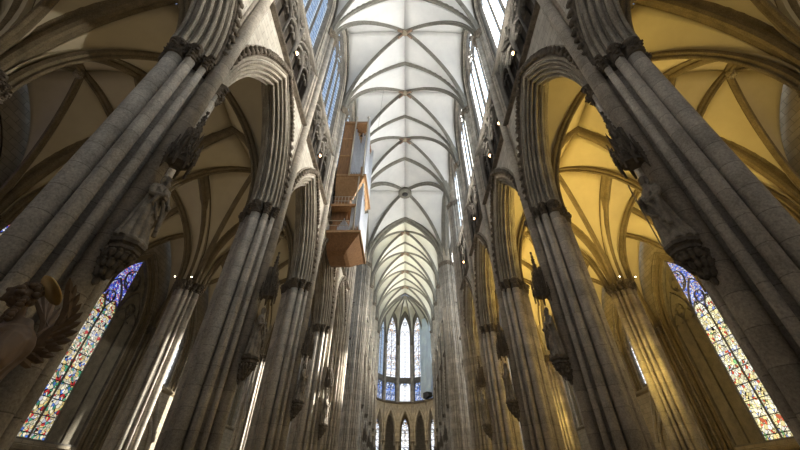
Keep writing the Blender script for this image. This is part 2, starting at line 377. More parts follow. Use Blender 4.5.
def holed(mb, u0, u1, z0, z1, hw, zs, za, y0, y1, zb=None, c=0.0, n=12):
    """wall slab u0..u1, z0..z1, depth y0..y1 with a pointed opening of half width hw (sill zb or open below)"""
    hp = [(c+a, b) for a, b in parch(-hw, hw, zs, za-zs, n)]
    zb0 = z0 if zb is None else zb
    ol = [(c-hw, zb0)]+hp+[(c+hw, zb0)]
    for y in (y0, y1):
        mb.add([(u0, y, zb0), (c-hw, y, zb0), (c-hw, y, zs), (u0, y, zs)], [(0, 1, 2, 3)])
        mb.add([(u1, y, zb0), (c+hw, y, zb0), (c+hw, y, zs), (u1, y, zs)], [(0, 1, 2, 3)])
        mb.add([(u0, y, zs), (c-hw, y, zs), (c-hw, y, z1), (u0, y, z1)], [(0, 1, 2, 3)])
        mb.add([(u1, y, zs), (c+hw, y, zs), (c+hw, y, z1), (u1, y, z1)], [(0, 1, 2, 3)])
        for i in range(len(hp)-1):
            (a, b), (e, f) = hp[i], hp[i+1]; mb.add([(a, y, b), (e, y, f), (e, y, z1), (a, y, z1)], [(0, 1, 2, 3)])
        if zb is not None: mb.add([(u0, y, z0), (u1, y, z0), (u1, y, zb), (u0, y, zb)], [(0, 1, 2, 3)])
    for i in range(len(ol)-1):
        (a, b), (e, f) = ol[i], ol[i+1]; mb.add([(a, y0, b), (e, y0, f), (e, y1, f), (a, y1, b)], [(0, 1, 2, 3)])
    if zb is not None: mb.add([(c-hw, y0, zb), (c+hw, y0, zb), (c+hw, y1, zb), (c-hw, y1, zb)], [(0, 1, 2, 3)])
    mb.add([(u0, y0, z1), (u1, y0, z1), (u1, y1, z1), (u0, y1, z1)], [(0, 1, 2, 3)])
    mb.add([(u0, y0, z0), (u0, y1, z0), (u0, y1, z1), (u0, y0, z1)], [(0, 1, 2, 3)])
    mb.add([(u1, y0, z0), (u1, y1, z0), (u1, y1, z1), (u1, y0, z1)], [(0, 1, 2, 3)])

# ------------------------------------------------------------------ layout
B = 7.4                       # bay
Y0 = 5.95                     # first pier east of the viewer
PX = 7.1; AX = 14.45; OX = 21.15
ZC = 12.25; ZT = 12.85        # arcade capital
WX = 6.42                     # nave wall face
ZV = 32.6                     # high vault springing
nave_p = [Y0+B*i for i in range(-1, 4)]        # -1.45 5.95 13.35 20.75 28.15
CW = Y0+4*B; CE = CW+15.0                      # crossing 35.55 / 50.55
choir_p = [CE+B*i for i in range(1, 5)]        # 57.95 .. 80.15
WEST = Y0-2*B
MIDC = (CW+CE)/2

# ------------------------------------------------------------------ piers
def section(shafts, core, n=96, skip=None):
    out = []
    for j in range(n):
        th = 2*PI*j/n; d = Vector((math.cos(th), math.sin(th))); r = core
        for (a, dist, rad) in shafts:
            if skip is not None and abs(a-skip) < .01: continue
            c = Vector((math.cos(a), math.sin(a)))*dist; pr = d.dot(c); q = c.length_squared-pr*pr
            if pr > 0 and q < rad*rad: r = max(r, pr+math.sqrt(rad*rad-q))
        out.append(r)
    return out
def capital_mb(shafts, core, z0, z1, flare=.15, lumps=True, skip=None, n=96, c=(0, 0), rl=.05):
    sec = section(shafts, core, n, skip); mb = MB(); lv = 10; rr = []
    def ring(off, z, leaf): return [(c[0]+(sec[j]+off+leaf*math.sin(j*2*PI/n*20+z*9)*1)*math.cos(2*PI*j/n), c[1]+(sec[j]+off+leaf*math.sin(j*2*PI/n*20+z*9))*math.sin(2*PI*j/n), z) for j in range(n)]
    H = z1-z0
    rr.append(ring(.0, z0, 0)); rr.append(ring(.06, z0+.02, 0)); rr.append(ring(.06, z0+.07, 0)); rr.append(ring(.01, z0+.09, 0))
    for i in range(lv): t = i/(lv-1); rr.append(ring(.015+flare*.8*t**1.5+.03*math.sin(t*PI*2.5)**2, z0+.1+(H-.22)*t, .02))
    rr.append(ring(flare, z1-.11, 0)); rr.append(ring(flare+.03, z1-.06, 0)); rr.append(ring(flare+.03, z1, 0))
    mb.rings(rr, smooth=False)
    if lumps:
        for tier, (tz, off, cnt) in enumerate(((.36, .05, 30), (.68, .12, 30))):
            for k in range(cnt):
                j = int((k+.5*tier)*n/cnt) % n; th = 2*PI*j/n; r = sec[j]+off
                p = (c[0]+r*math.cos(th), c[1]+r*math.sin(th), z0+H*tz)
                mb.ball(p, (.055+rl*.2, .075, .085), 6, 4, rot=Matrix.Rotation(th, 3, 'Z') @ Matrix.Rotation(-.5, 3, 'Y'), jit=.22)
                mb.ball((p[0]+.05*math.cos(th), p[1]+.05*math.sin(th), p[2]+.07), (.06, .055, .035), 6, 4, rot=Matrix.Rotation(th, 3, 'Z'), jit=.2)
    return mb
def shaft_list(maj, med, thin, dist, aisle=None):
    L = []
    for q in range(4):
        a = q*PI/2; L.append((a, dist, maj))
    for s in (1, -1):
        for base in (PI/2, -PI/2):          # beside the arcade-direction shafts
            if aisle and s*base > 0:
                for q in (25, 45, 65): L.append(((base+s*math.radians(q)) % (2*PI), dist*.91, aisle))
                continue
            L.append(((base+s*math.radians(31)) % (2*PI), dist*1.02, med)); L.append(((base+s*math.radians(57)) % (2*PI), dist*1.03, thin))
    return L
def make_pier(name, label, group, shafts, core, nave=True, statue=True, topz=ZV, cap_above=3.2):
    t = empty(name, (0, 0, 0), 0, label, 'pier', group)
    mb = MB(); mb.lathe([(core, .9), (core, ZC+.2)], 28); mb.build('core', M['pier'], t)
    m2 = MB(); m2.lathe([(core*.8, ZT), (core*.8, ZT+cap_above)], 20); m2.build('springer', M['arch'], t)
    for (a, d, r) in shafts:
        mb = MB(); c = (d*math.cos(a), d*math.sin(a)); isn = nave and abs(a) < .01
        # round drum with a narrow fillet down its front on the large ones
        n = 20 if r > .2 else 12; top = topz if isn else ZC+.1
        pr = []
        for z in (.9, top):
            ring = []
            for j in range(n*2):
                th = a+2*PI*j/(n*2); rr = r*(1.22 if (.12 < r < .2 and j == 0) else 1.0); ring.append((c[0]+rr*math.cos(th), c[1]+rr*math.sin(th), z))
            pr.append(ring)
        mb.rings(pr); mb.build('vault_shaft' if isn else 'shaft', M['shaft'], t)
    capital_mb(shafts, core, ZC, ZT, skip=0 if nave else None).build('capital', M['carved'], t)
    sec = section(shafts, core, 64); mb = MB()
    mb.rings([[((sec[j]+o)*math.cos(2*PI*j/64), (sec[j]+o)*math.sin(2*PI*j/64), z) for j in range(64)] for o, z in ((.28, 0), (.28, .5), (.2, .55), (.2, .75), (.12, .82), (.14, .88), (.02, .95))], smooth=False)
    mb.build('base', M['pier'], t)
    if nave:
        vs = [(0, 0, .0)]
        # slim wall-rib shafts flanking the vault shaft from the triforium string up
        for s in (-1, 1):
            for (dx, dy, r) in ((-.17, .30, .10), (-.26, .47, .075)):
                mb = MB(); mb.lathe([(r, ZT-.1), (r, topz)], 10, (shafts[0][1]+dx, s*dy)); mb.build('wall_rib_shaft', M['shaft'], t)
        vsx = [(0, .06, .28), (.95, .34, .12), (2*PI-.95, .34, .12), (1.45, .52, .09), (2*PI-1.45, .52, .09)]
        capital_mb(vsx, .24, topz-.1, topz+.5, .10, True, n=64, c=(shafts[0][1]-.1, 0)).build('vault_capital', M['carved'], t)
    return t
SH = shaft_list(.225, .15, .10, .81, .085)
def console_mb():
    """foliate corbel with a moulded polygonal top; local origin at the shaft face, +X outward, z=0 top"""
    mb = MB(); n = 8
    def oct_(r, z, x=.42): return [(x+r*math.cos(2*PI*(j+.5)/n)*(1.0), r*math.sin(2*PI*(j+.5)/n), z) for j in range(n)]
    mb.rings([oct_(.12, -1.0, .14), oct_(.2, -.85, .2), oct_(.27, -.6, .28), oct_(.36, -.38, .36), oct_(.38, -.3), oct_(.46, -.28), oct_(.46, -.2), oct_(.40, -.17), oct_(.44, -.12), oct_(.52, -.1), oct_(.52, 0)], smooth=False)
    for tier, (z, r, x, k) in enumerate(((-.45, .38, .34, 11), (-.68, .29, .26, 9), (-.9, .18, .18, 6))):
        for i in range(k):
            a = -2.2+4.4*i/(k-1)+.2*tier; p = (x+r*math.cos(a), r*math.sin(a), z)
            mb.ball(p, (.075, .10, .13), 7, 5, rot=Matrix.Rotation(a, 3, 'Z') @ Matrix.Rotation(.5, 3, 'Y'), jit=.25)
            mb.ball((p[0]+.06*math.cos(a), p[1]+.06*math.sin(a), z+.09), (.07, .08, .045), 6, 4, rot=Matrix.Rotation(a, 3, 'Z'), jit=.25)
    mb.ball((.12, 0, -1.08), (.1, .1, .14), 8, 6, jit=.15)
    return mb
def canopy_mb():
    """openwork gabled canopy tapering to a crocketed spire; z=0 underside"""
    mb = MB(); n = 8; X = .42
    def oct_(r, z): return [(X+r*math.cos(2*PI*(j+.5)/n), r*math.sin(2*PI*(j+.5)/n), z) for j in range(n)]
    mb.rings([oct_(.36, .12), oct_(.42, .1), oct_(.44, .2), oct_(.40, .24), oct_(.38, .6), oct_(.43, .64), oct_(.3, .7)], smooth=False)
    for j in range(n):
        a = 2*PI*j/n; ca, sa = math.cos(a), math.sin(a)
        def P(r, s, z): return (X+r*ca-s*sa, r*sa+s*ca, z)
        # gablet: pointed frame standing proud of each face, with a finial
        for sg in (1, -1): mb.tube([P(.50, sg*.17, -.02), P(.50, sg*.15, .16), P(.50, sg*.07, .30), P(.50, 0, .36)], .025, 5)
        for sg in (1, -1): mb.tube([P(.49, sg*.18, .15), P(.52, 0, .62)], .03, 5)
        for q in range(3):
            for sg in (1, -1): mb.ball(P(.53, sg*(.15-.05*q), .24+.12*q), (.04, .04, .045), 5, 4, jit=.2)
        mb.ball(P(.52, 0, .68), (.05, .05, .06), 6, 4, jit=.2)
        a2 = 2*PI*(j+.5)/n; px, py = X+.50*math.cos(a2), .50*math.sin(a2)
        mb.lathe([(.055, -.1), (.05, .5), (.065, .52), (.02, .95), (.035, .97), (.005, 1.02)], 6, (px, py))
        mb.ball((px, py, -.12), .055, 6, 4)
    mb.rings([oct_(.3, .68), oct_(.25, 1.05), oct_(.28, 1.1), oct_(.18, 1.14)], smooth=False)
    for j in range(n):
        a2 = 2*PI*(j+.5)/n; px, py = X+.3*math.cos(a2), .3*math.sin(a2)
        mb.lathe([(.04, .65), (.035, 1.2), (.045, 1.22), (.005, 1.5)], 6, (px, py))
        mb.tube([(X+.27*math.cos(a2-.39), .27*math.sin(a2-.39), 1.02), (X+.3*math.cos(a2), .3*math.sin(a2), 1.2)], .025, 5)
    mb.rings([oct_(.18, 1.1), oct_(.11, 1.7), oct_(.03, 2.35)], smooth=False)
    for q in range(7):
        z = 1.25+.15*q; r = .18*(1-(z-1.1)/1.35)+.03
        for j in range(4):
            a = 2*PI*j/4+.39+(.78 if q % 2 else 0); mb.ball((X+r*math.cos(a), r*math.sin(a), z), (.045, .045, .05), 5, 4, jit=.2)
    mb.ball((X, 0, 2.38), (.08, .08, .07), 7, 5, jit=.2); mb.box(X-.45, X-.2, -.12, .12, .15, 1.6)
    return mb
CON, CAN = console_mb(), canopy_mb()
def add_niche(t, z=5.8):
    x = SH[0][1]+.19
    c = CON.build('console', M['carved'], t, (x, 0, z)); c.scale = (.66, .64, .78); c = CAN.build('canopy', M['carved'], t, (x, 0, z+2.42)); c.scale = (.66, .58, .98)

# ------------------------------------------------------------------ statues
def fuse(mb, name, vox, m, parent=None):
    o = mb.build(name, m, parent); md = o.modifiers.new('r', 'REMESH'); md.mode = 'VOXEL'; md.voxel_size = vox; md.use_smooth_shade = True
    s2 = o.modifiers.new('s', 'SMOOTH'); s2.iterations = 1; s2.factor = .5
    dg = bpy.context.evaluated_depsgraph_get(); me = bpy.data.meshes.new_from_object(o.evaluated_get(dg)); o.modifiers.clear(); old = o.data; o.data = me; bpy.data.meshes.remove(old)
    return o
def hand(mb, c, d, up, s=1.0):
    """palm, four curled fingers of different length and a thumb from the side"""
    c, d, up = Vector(c), Vector(d).normalized(), Vector(up).normalized(); sd = d.cross(up).normalized()
    mb.tube([c-d*.03*s, c+d*.05*s], [.035*s, .042*s], 8)
    for i, ln in enumerate((.075, .085, .08, .06)):
        b = c+d*.045*s+sd*(i-1.5)*.021*s
        mb.tube([b, b+d*ln*.55*s, b+d*ln*.9*s-up*.02*s, b+d*ln*.85*s-up*.05*s], [.013*s, .012*s, .011*s, .009*s], 6)
    b = c+sd*-.035*s; mb.tube([b-d*.01, b-sd*.03*s+d*.02*s, b-sd*.03*s+d*.055*s-up*.02*s], [.014*s, .013*s, .01*s], 6)
def robed(seed, attr, beard=True, H=2.0):
    rnd = random.Random(seed); mb = MB(); n = 56; lean = rnd.choice((-1, 1))
    prof = [(0, .37, .30), (.08, .36, .29), (.3, .31, .26), (.6, .27, .23), (.9, .255, .21), (1.05, .235, .185), (1.2, .225, .175), (1.38, .255, .18), (1.52, .27, .165), (1.6, .22, .14), (1.66, .10, .10), (1.74, .075, .08)]
    rr = []; steps = 60; k1 = rnd.randint(8, 10); ph = rnd.uniform(0, 6)
    for i in range(steps+1):
        z = 1.74*i/steps
        for a, b in zip(prof, prof[1:]):
            if a[0] <= z <= b[0]:
                t = (z-a[0])/(b[0]-a[0]); rx = a[1]+(b[1]-a[1])*t; ry = a[2]+(b[2]-a[2])*t; break
        fold = max(0, 1-z/1.45); cx = lean*.05*math.sin(z/1.7*PI); ring = []
        for j in range(n):
            th = 2*PI*j/n
            f = 1+(.26*fold+.03)*abs(math.sin((k1*th+ph+1.2*math.sin(z*2.0))/2))**.7-.06+.05*math.sin(3*th+z*4)*fold
            # mantle folds sweeping across the body to one hip
            f += .12*max(0, math.sin((z*1.0+lean*math.sin(th)*.33)*17))*(1 if .55 < z < 1.45 else 0)*max(0, math.cos(th-PI*0))
            ring.append((ry*f*math.cos(th), cx+rx*f*math.sin(th), z))
        rr.append(ring)
    mb.rings(rr)
    # draped mantle edges
    mb.tube([(.12, lean*.22, 1.5), (.2, lean*.1, 1.3), (.26, -lean*.08, 1.08), (.27, -lean*.2, .85), (.3, -lean*.22, .45)], [.04, .05, .055, .06, .05], 7)
    mb.tube([(.1, -lean*.25, 1.45), (.2, -lean*.3, 1.15), (.22, -lean*.27, .8), (.25, -lean*.3, .35)], [.06, .06, .07, .06], 7)
    mb.tube([(.26, lean*.2, 1.0), (.28, lean*.05, .8), (.26, -lean*.1, .7)], [.03, .045, .03], 6)
    # arms bent in front
    for s in (1, -1):
        e = (.12, s*.33, 1.2); w = (.33, s*(.12 if s == lean else .2), 1.3 if s == lean else 1.12)
        mb.tube([(0, s*.22, 1.52), (.03, s*.30, 1.38), e, ((e[0]+w[0])/2, (e[1]+w[1])/2, (e[2]+w[2])/2-.03), w], [.09, .085, .08, .075, .06], 9)
        mb.tube([((e[0]+w[0])/2, (e[1]+w[1])/2, 1.2), ((e[0]+w[0])/2-.02, s*.26, .95)], [.07, .03], 7)
        hand(mb, w, (.25, -s*.9, .25), (.9, 0, .3))
    # head slightly bowed
    hz = 1.86
    mb.ball((.03, lean*.01, hz), (.105, .085, .13), 14, 10); mb.ball((-.01, 0, hz+.03), (.115, .105, .125), 12, 8)
    mb.tube([(.125, 0, hz+.03), (.15, 0, hz-.02), (.13, 0, hz-.03)], [.012, .02, .016], 6)
    for s in (1, -1):
        mb.ball((.105, s*.035, hz+.025), (.02, .022, .012), 6, 4); mb.ball((.11, s*.035, hz+.05), (.018, .03, .01), 6, 4)
        mb.tube([(0, s*.10, hz+.08), (-.01, s*.125, hz-.05), (.0, s*.12, hz-.17), (.04, s*.10, hz-.22)], [.04, .045, .04, .02], 7)
    mb.ball((.115, 0, hz-.055), (.018, .03, .012), 6, 4)
    if beard:
        for s in (-.035, 0, .035): mb.tube([(.1, s, hz-.07), (.13, s*1.1, hz-.16), (.12, s*.6, hz-.25)], [.04, .04, .015], 6)
    if attr == 'book': mb.box(.27, .34, -.02 if lean > 0 else -.2, .2 if lean > 0 else .02, 1.2, 1.46)
    elif attr == 'staff': mb.tube([(.38, lean*.17, .02), (.33, lean*.2, 1.9)], .022, 6)
    elif attr == 'scroll': mb.tube([(.34, -.18, 1.2), (.36, .1, 1.38)], .035, 8); mb.tube([(.36, -.05, 1.3), (.38, -.06, .8)], [.04, .03], 6)
    mb.lathe([(.38, -.04), (.38, .04)], 20)
    return mb
STAT = []
def statue_proto(i, attr, beard):
    o = fuse(robed(i*7+3, attr, beard), 'saint_statue', .016, M['statue'])
    o.scale = (.82, .86, 1.0); o['category'] = 'statue'; o['group'] = 'saint statues on the nave piers'; return o
for i, (a, b) in enumerate((('book', True), ('staff', False), ('scroll', True), ('staff', True))): STAT.append(statue_proto(i, a, b))
used_st = set()
def put_statue(i, loc, rotz, label):
    i %= len(STAT)
    if i in used_st: return dup(STAT[i], loc, rotz, label)
    used_st.add(i); o = STAT[i]; o.location = loc; o.rotation_euler.z = rotz; o['label'] = label; return o

# place nave and choir piers with statues
ords = ['first', 'second', 'third', 'fourth', 'fifth', 'sixth']
P1 = make_pier('clustered_pier', 'x', 'clustered piers lining the nave', SH, .61); add_niche(P1)
P1['label'] = 'thick clustered stone pier close by on the left, saint statue on it, beside the angel'
P1.location = (-PX, nave_p[1], 0)
piers = {(-1, 1): P1}
near = {-1: 'left', 1: 'right'}
for s in (-1, 1):
    for k in range(0, 5):
        if (s, k) in piers: continue
        if k == 0: lab = 'clustered stone pier just behind the viewer on the %s side of the nave' % near[s]
        elif k == 1: lab = 'thick shadowed clustered pier, nearest on the right, dark saint statue on its face'
        else: lab = '%s clustered pier along the %s of the nave from the viewer, with statue' % (ords[k-1], near[s])
        dup(P1, (s*PX, nave_p[k], 0), 0 if s < 0 else PI, lab)
st_look = ['robed', 'robed', 'robed', 'robed', 'robed']
for s in (-1, 1):
    for k in range(0, 5):
        x = s*(PX-SH[0][1]-.19-.28); rz = 0 if s < 0 else PI
        lab = '%s carved stone saint on a leafy console on the %s of the nave' % (['Hidden', 'Nearest large', 'Second', 'Third', 'Fourth'][k], near[s]) if k else 'carved stone saint on the %s pier behind the viewer' % near[s]
        if k == 1 and s < 0: lab = 'bearded robed saint carrying a book under a spiky canopy, largest statue left of nave'
        if k == 1 and s > 0: lab = 'dark silhouetted saint under a spired canopy, largest statue right of nave'
        put_statue([0, 0, 1, 2, 3][k] if s < 0 else [2, 1, 3, 0, 2][k], (x, nave_p[k], 5.84), rz, lab)
# crossing piers: heavier bundle of shafts rising the full height
def make_crossing(label):
    t = empty('crossing_pier', (0, 0, 0), 0, label, 'pier', 'crossing piers')
    mb = MB(); mb.lathe([(.95, .9), (.95, ZV)], 32); mb.build('core', M['pier'], t)
    sh = []
    for q in range(20):
        a = 2*PI*q/20; sh.append((a, 1.06, .21 if q % 5 == 0 else (.13 if q % 2 else .1)))
    for a, d, r in sh:
        mb = MB(); mb.lathe([(r, .9), (r, ZV)], 12, (d*math.cos(a), d*math.sin(a))); mb.build('shaft', M['shaft'], t)
    capital_mb(sh, .95, ZV-.1, ZV+.6, .12, True).build('capital', M['carved'], t)
    mb = MB(); mb.lathe([(1.5, 0), (1.5, .5), (1.4, .6), (1.35, .85), (1.25, .95)], 24); mb.build('base', M['pier'], t)
    mb = MB(); mb.lathe([(1.0, ZV+.5), (1.0, ZV+4.5), (.6, ZV+8)], 20); mb.build('springer', M['arch'], t)
    return t
xp = make_crossing('huge shaft-bundled crossing pier on the left, nearer of the two beyond the organ')
xp.location = (-PX, CW, 0)
dup(xp, (PX, CW, 0), 0, 'huge shaft-bundled crossing pier on the right, nearer one at the end of the nave')
dup(xp, (-PX, CE, 0), 0, 'tall crossing pier at the entrance of the choir, left of the apse')
dup(xp, (PX, CE, 0), 0, 'tall crossing pier at the entrance of the choir, right of the apse')
for s in (-1, 1):
    for k, y in enumerate(choir_p):
        o = dup(P1, (s*PX, y, 0), 0 if s < 0 else PI, '%s choir pier beyond the crossing on the %s side' % (ords[k], near[s])); o['group'] = 'choir piers'
        put_statue(k, (s*(PX-SH[0][1]-.47), y, 5.84), 0 if s < 0 else PI, 'small distant saint statue on the %s choir pier, %s side' % (ords[k], near[s]))['group'] = 'saint statues on the choir piers'
# aisle piers (no shaft towards the nave)
SA = shaft_list(.20, .125, .09, .63)
AP = make_pier('aisle_pier', 'slim clustered pier between the two left aisles, tiny lamps on its capital', 'slim piers between the aisles', SA, .50, nave=False, cap_above=2.4)
AP.location = (-AX, nave_p[3], 0)
for s in (-1, 1):
    for k, y in enumerate(nave_p+[CW]):
        if s < 0 and k == 3: continue
        dup(AP, (s*AX, y, 0), 0 if s < 0 else PI, '%s slim pier between the %s aisles counting eastward' % (ords[k], near[s]))
    dup(AP, (s*AX, CE, 0), 0, 'slim pier at the far corner of the %s transept' % near[s])

# ------------------------------------------------------------------ vaults
def vault(cx, cy, Lx, Ly, zs, hD, hTx, hTy, webm, ribm, name='ceiling', stx=0.0, sty=0.0, off=.34, rw=.34, rd=.42, tw=.62, td=.55, bossr=.32, label=None, west_arch=True, yarch=None, n=14, hole=False):
    """quadripartite bay. hTx: rise of arches spanning x (at y=+-Ly); hTy: rise of arches spanning y (at x=+-Lx)"""
    root = empty(name, (cx, cy, 0), 0, label, 'vault', None, 'structure')
    Ld = math.hypot(Lx, Ly); mb = MB()
    def zT(f): return stx+arcz(f*Lx, Lx, hTx-stx)      # f = fraction from springing to apex
    def zW(f): return sty+arcz(f*Ly, Ly, hTy-sty)
    def zD(f): return arcz(f*Ld, Ld, hD)
    m = 8
    fr = [(i/n)**1.8 for i in range(n+1)]
    for sy in (-1, 1):
        for sx in (-1, 1):
            rows = []; rows2 = []
            for f in fr:
                x = sx*Lx*(1-f); ya, yb = sy*Ly, sy*Ly*(1-f)
                rows.append([(x, ya+(yb-ya)*k/m, zs+zT(f)+(zD(f)-zT(f))*(k/m)+.12*math.sin(PI*k/m)*f) for k in range(m+1)])
                y = sy*Ly*(1-f); xa, xb = sx*Lx, sx*Lx*(1-f)
                rows2.append([(xa+(xb-xa)*k/m, y, zs+zW(f)+(zD(f)-zW(f))*(k/m)**.8+.12*math.sin(PI*k/m)*f) for k in range(m+1)])
            mb.rings(rows, closed=False); mb.rings(rows2, closed=False)
    o = mb.build('web', webm, root)
    sol = o.modifiers.new('s', 'SOLIDIFY'); sol.thickness = .18; sol.offset = 1
    # diagonal ribs, mitred at the keystone
    k = (Ld-off)/Ld
    for s in (1, -1):
        r = MB(); sweep_arch(r, arch((-Lx*k, -s*Ly*k), (Lx*k, s*Ly*k), zs, hD-rd*.75, 16), rib_prof(rw, rd)); r.build('diagonal_rib', ribm, root)
    if west_arch:
        for sy in ((-1, 1) if west_arch == 2 else (-1,)):
            r = MB(); sweep_arch(r, arch((-Lx+off*.8, sy*(Ly+(tw*.5 if west_arch == 1 else 0))), (Lx-off*.8, sy*(Ly+(tw*.5 if west_arch == 1 else 0))), zs, hTx-td*.6, 16, stx), rib_prof(tw, td)); r.build('transverse_arch', ribm, root)
    if yarch:
        for sx in yarch:
            r = MB(); sweep_arch(r, arch((sx*Lx, -Ly+.15), (sx*Lx, Ly-.15), zs, hTy-.15, 16, sty), rib_prof(.42, .4)); r.build('wall_rib', ribm, root)
    b = MB()
    if hole:
        b.lathe([(.55, zs+hD-.75), (1.05, zs+hD-.8), (1.15, zs+hD-.6), (1.1, zs+hD-.1)], 24)
    else:
        b.lathe([(.06, zs+hD-rd-.16), (bossr*.7, zs+hD-rd-.13), (bossr, zs+hD-rd-.02), (bossr*1.05, zs+hD-rd+.12), (bossr*.8, zs+hD-.1)], 16)
        for q in range(8): a = 2*PI*q/8; b.ball((bossr*.6*math.cos(a), bossr*.6*math.sin(a), zs+hD-rd-.12), .1*bossr/.3, 6, 4, jit=.2)
    if hole:
        d = MB(); d.lathe([(.5, zs+hD-.83), (.5, zs+hD-.7)], 24); d.build('opening_shade_disc', M['iron'], root)  # dark disc laid in as the shade inside the open ring
    b.build('keystone', M['bosscap'] if not hole else M['rib_nave'], root)
    if not hole and ribm is M['rib_nave']:
        for q in range(4):
            a = math.atan2(Ly, Lx); a = [a, PI-a, PI+a, -a][q]; c = MB()
            z = zs+hD-rd*.75
            L2 = Ld-off; R2 = (L2*L2+(hD-rd*.75)**2)/(2*L2)
            pts = []
            for dd in (.3, .6, .9): pts.append((dd*math.cos(a), dd*math.sin(a), zs+arcz(L2-dd, L2, hD-rd*.75)))
            c.tube(pts, rw*.42, 8); c.build('painted_rib_end', M['boss'], root)
    return root
HD = 10.6
b0 = WEST
bay_c = [WEST+B/2+B*i for i in range(6)]
bn = ['bay behind the viewer', 'bay right above the viewer', 'second bay', 'third bay', 'fourth bay, beside the organ', 'last bay before the crossing']
for i, y in enumerate(bay_c):
    vault(0, y, WX+.05, B/2-.2, ZV, HD, HD-.1, HD-.5, M['web_nave'], M['rib_nave'], 'ceiling', sty=4.6, tw=.6, td=.6, rw=.34, rd=.45, yarch=(-1, 1), label='pale nave vault, '+bn[i])
r = MB(); sweep_arch(r, arch((-WX+.35, CW), (WX-.35, CW), ZV, HD-.5, 18), rib_prof(1.3, .9)); r.build('trim_1', M['rib_nave'], label='broad western crossing arch under the high vault', cat='arch', kind='structure')
r = MB(); sweep_arch(r, arch((-WX+.5, CE), (WX-.5, CE), ZV, HD-.7, 18), rib_prof(1.3, .9)); r.build('trim_2', M['rib_nave'], label='broad eastern crossing arch opening to the choir', cat='arch', kind='structure')
for s in (-1, 1):
    r = MB(); sweep_arch(r, arch((s*PX, CW+.9), (s*PX, CE-.9), ZV, HD-.5, 18), rib_prof(1.3, .9)); r.build('trim_%d' % (3 if s < 0 else 4), M['rib_nave'], label='broad %s crossing arch opening to the transept' % near[s], cat='arch', kind='structure')
vault(0, MIDC, PX-.2, 7.3, ZV, HD+.1, HD, HD, M['web_nave'], M['rib_nave'], 'ceiling', rw=.5, rd=.55, off=.7, west_arch=False, hole=True, label='crossing vault with a round ring keystone')
for s in (-1, 1):
    vault(s*(PX+7.4), MIDC, 7.1, 7.2, ZV, HD, HD, HD, M['web_nave'], M['rib_nave'], 'ceiling', rw=.4, rd=.5, off=.7, west_arch=False, label='%s transept vault' % near[s])
for i in range(4):
    y = CE+B/2+B*i
    vault(0, y, WX+.05, B/2-.2, ZV, HD, HD-.1, HD-.5, M['web_choir'], M['rib_aisle'] if False else M['rib_nave'], 'ceiling', sty=4.6, tw=.6, td=.6, rw=.34, rd=.45, yarch=(-1, 1), label='cream choir vault, %s bay past the crossing' % ords[i])
# aisles
IX = (PX+AX)/2; OXc = (AX+OX)/2
for s in (-1, 1):
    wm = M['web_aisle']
    for i, y in enumerate(bay_c):
        kw = dict(off=.45, rw=.32, rd=.38, tw=.86, td=.6, n=12, bossr=.22)
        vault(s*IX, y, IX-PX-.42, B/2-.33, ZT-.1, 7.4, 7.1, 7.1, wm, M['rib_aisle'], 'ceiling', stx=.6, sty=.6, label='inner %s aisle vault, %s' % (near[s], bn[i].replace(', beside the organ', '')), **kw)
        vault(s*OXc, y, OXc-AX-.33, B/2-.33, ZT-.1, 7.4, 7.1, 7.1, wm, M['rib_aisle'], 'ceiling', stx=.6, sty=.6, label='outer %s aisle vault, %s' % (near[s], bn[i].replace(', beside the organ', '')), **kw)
        # arch between the two aisles
        r = MB(); sweep_arch(r, arch((s*AX, y-B/2+.62), (s*AX, y+B/2-.62), ZT, 6.45, 14, .6), [(a*1.0, b) for a, b in rib_prof(.72, .55)])
        r.build('trim_%d' % (10+i+(0 if s < 0 else 10)), M['rib_aisle'], label='pointed arch between the two %s aisles, %s' % (near[s], bn[i].replace(', beside the organ', '')), cat='arch', kind='structure')
        mb = MB(); mb.box(-.34, .34, -B/2, B/2, 0, .6)
        mb2 = MB(); holed(mb2, -B/2, B/2, ZT, 21.0, B/2-.55, ZT+.6, 19.9, -.33, .33)
        mb2.build('wall_aisle', M['web_aisle'], loc=(s*AX, y, 0), rotz=PI/2, label='masonry over the arch between the %s aisles, %s' % (near[s], bn[i].replace(', beside the organ', '')), cat='wall', kind='structure')
    for i in range(4):
        y = CE+B/2+B*i
        vault(s*IX, y, IX-PX-.42, B/2-.33, ZT-.1, 7.4, 7.1, 7.1, wm, M['rib_aisle'], 'ceiling', stx=.6, sty=.6, off=.45, rw=.3, rd=.38, tw=.66, td=.5, n=10, label='%s choir aisle vault, %s bay' % (near[s], ords[i]))

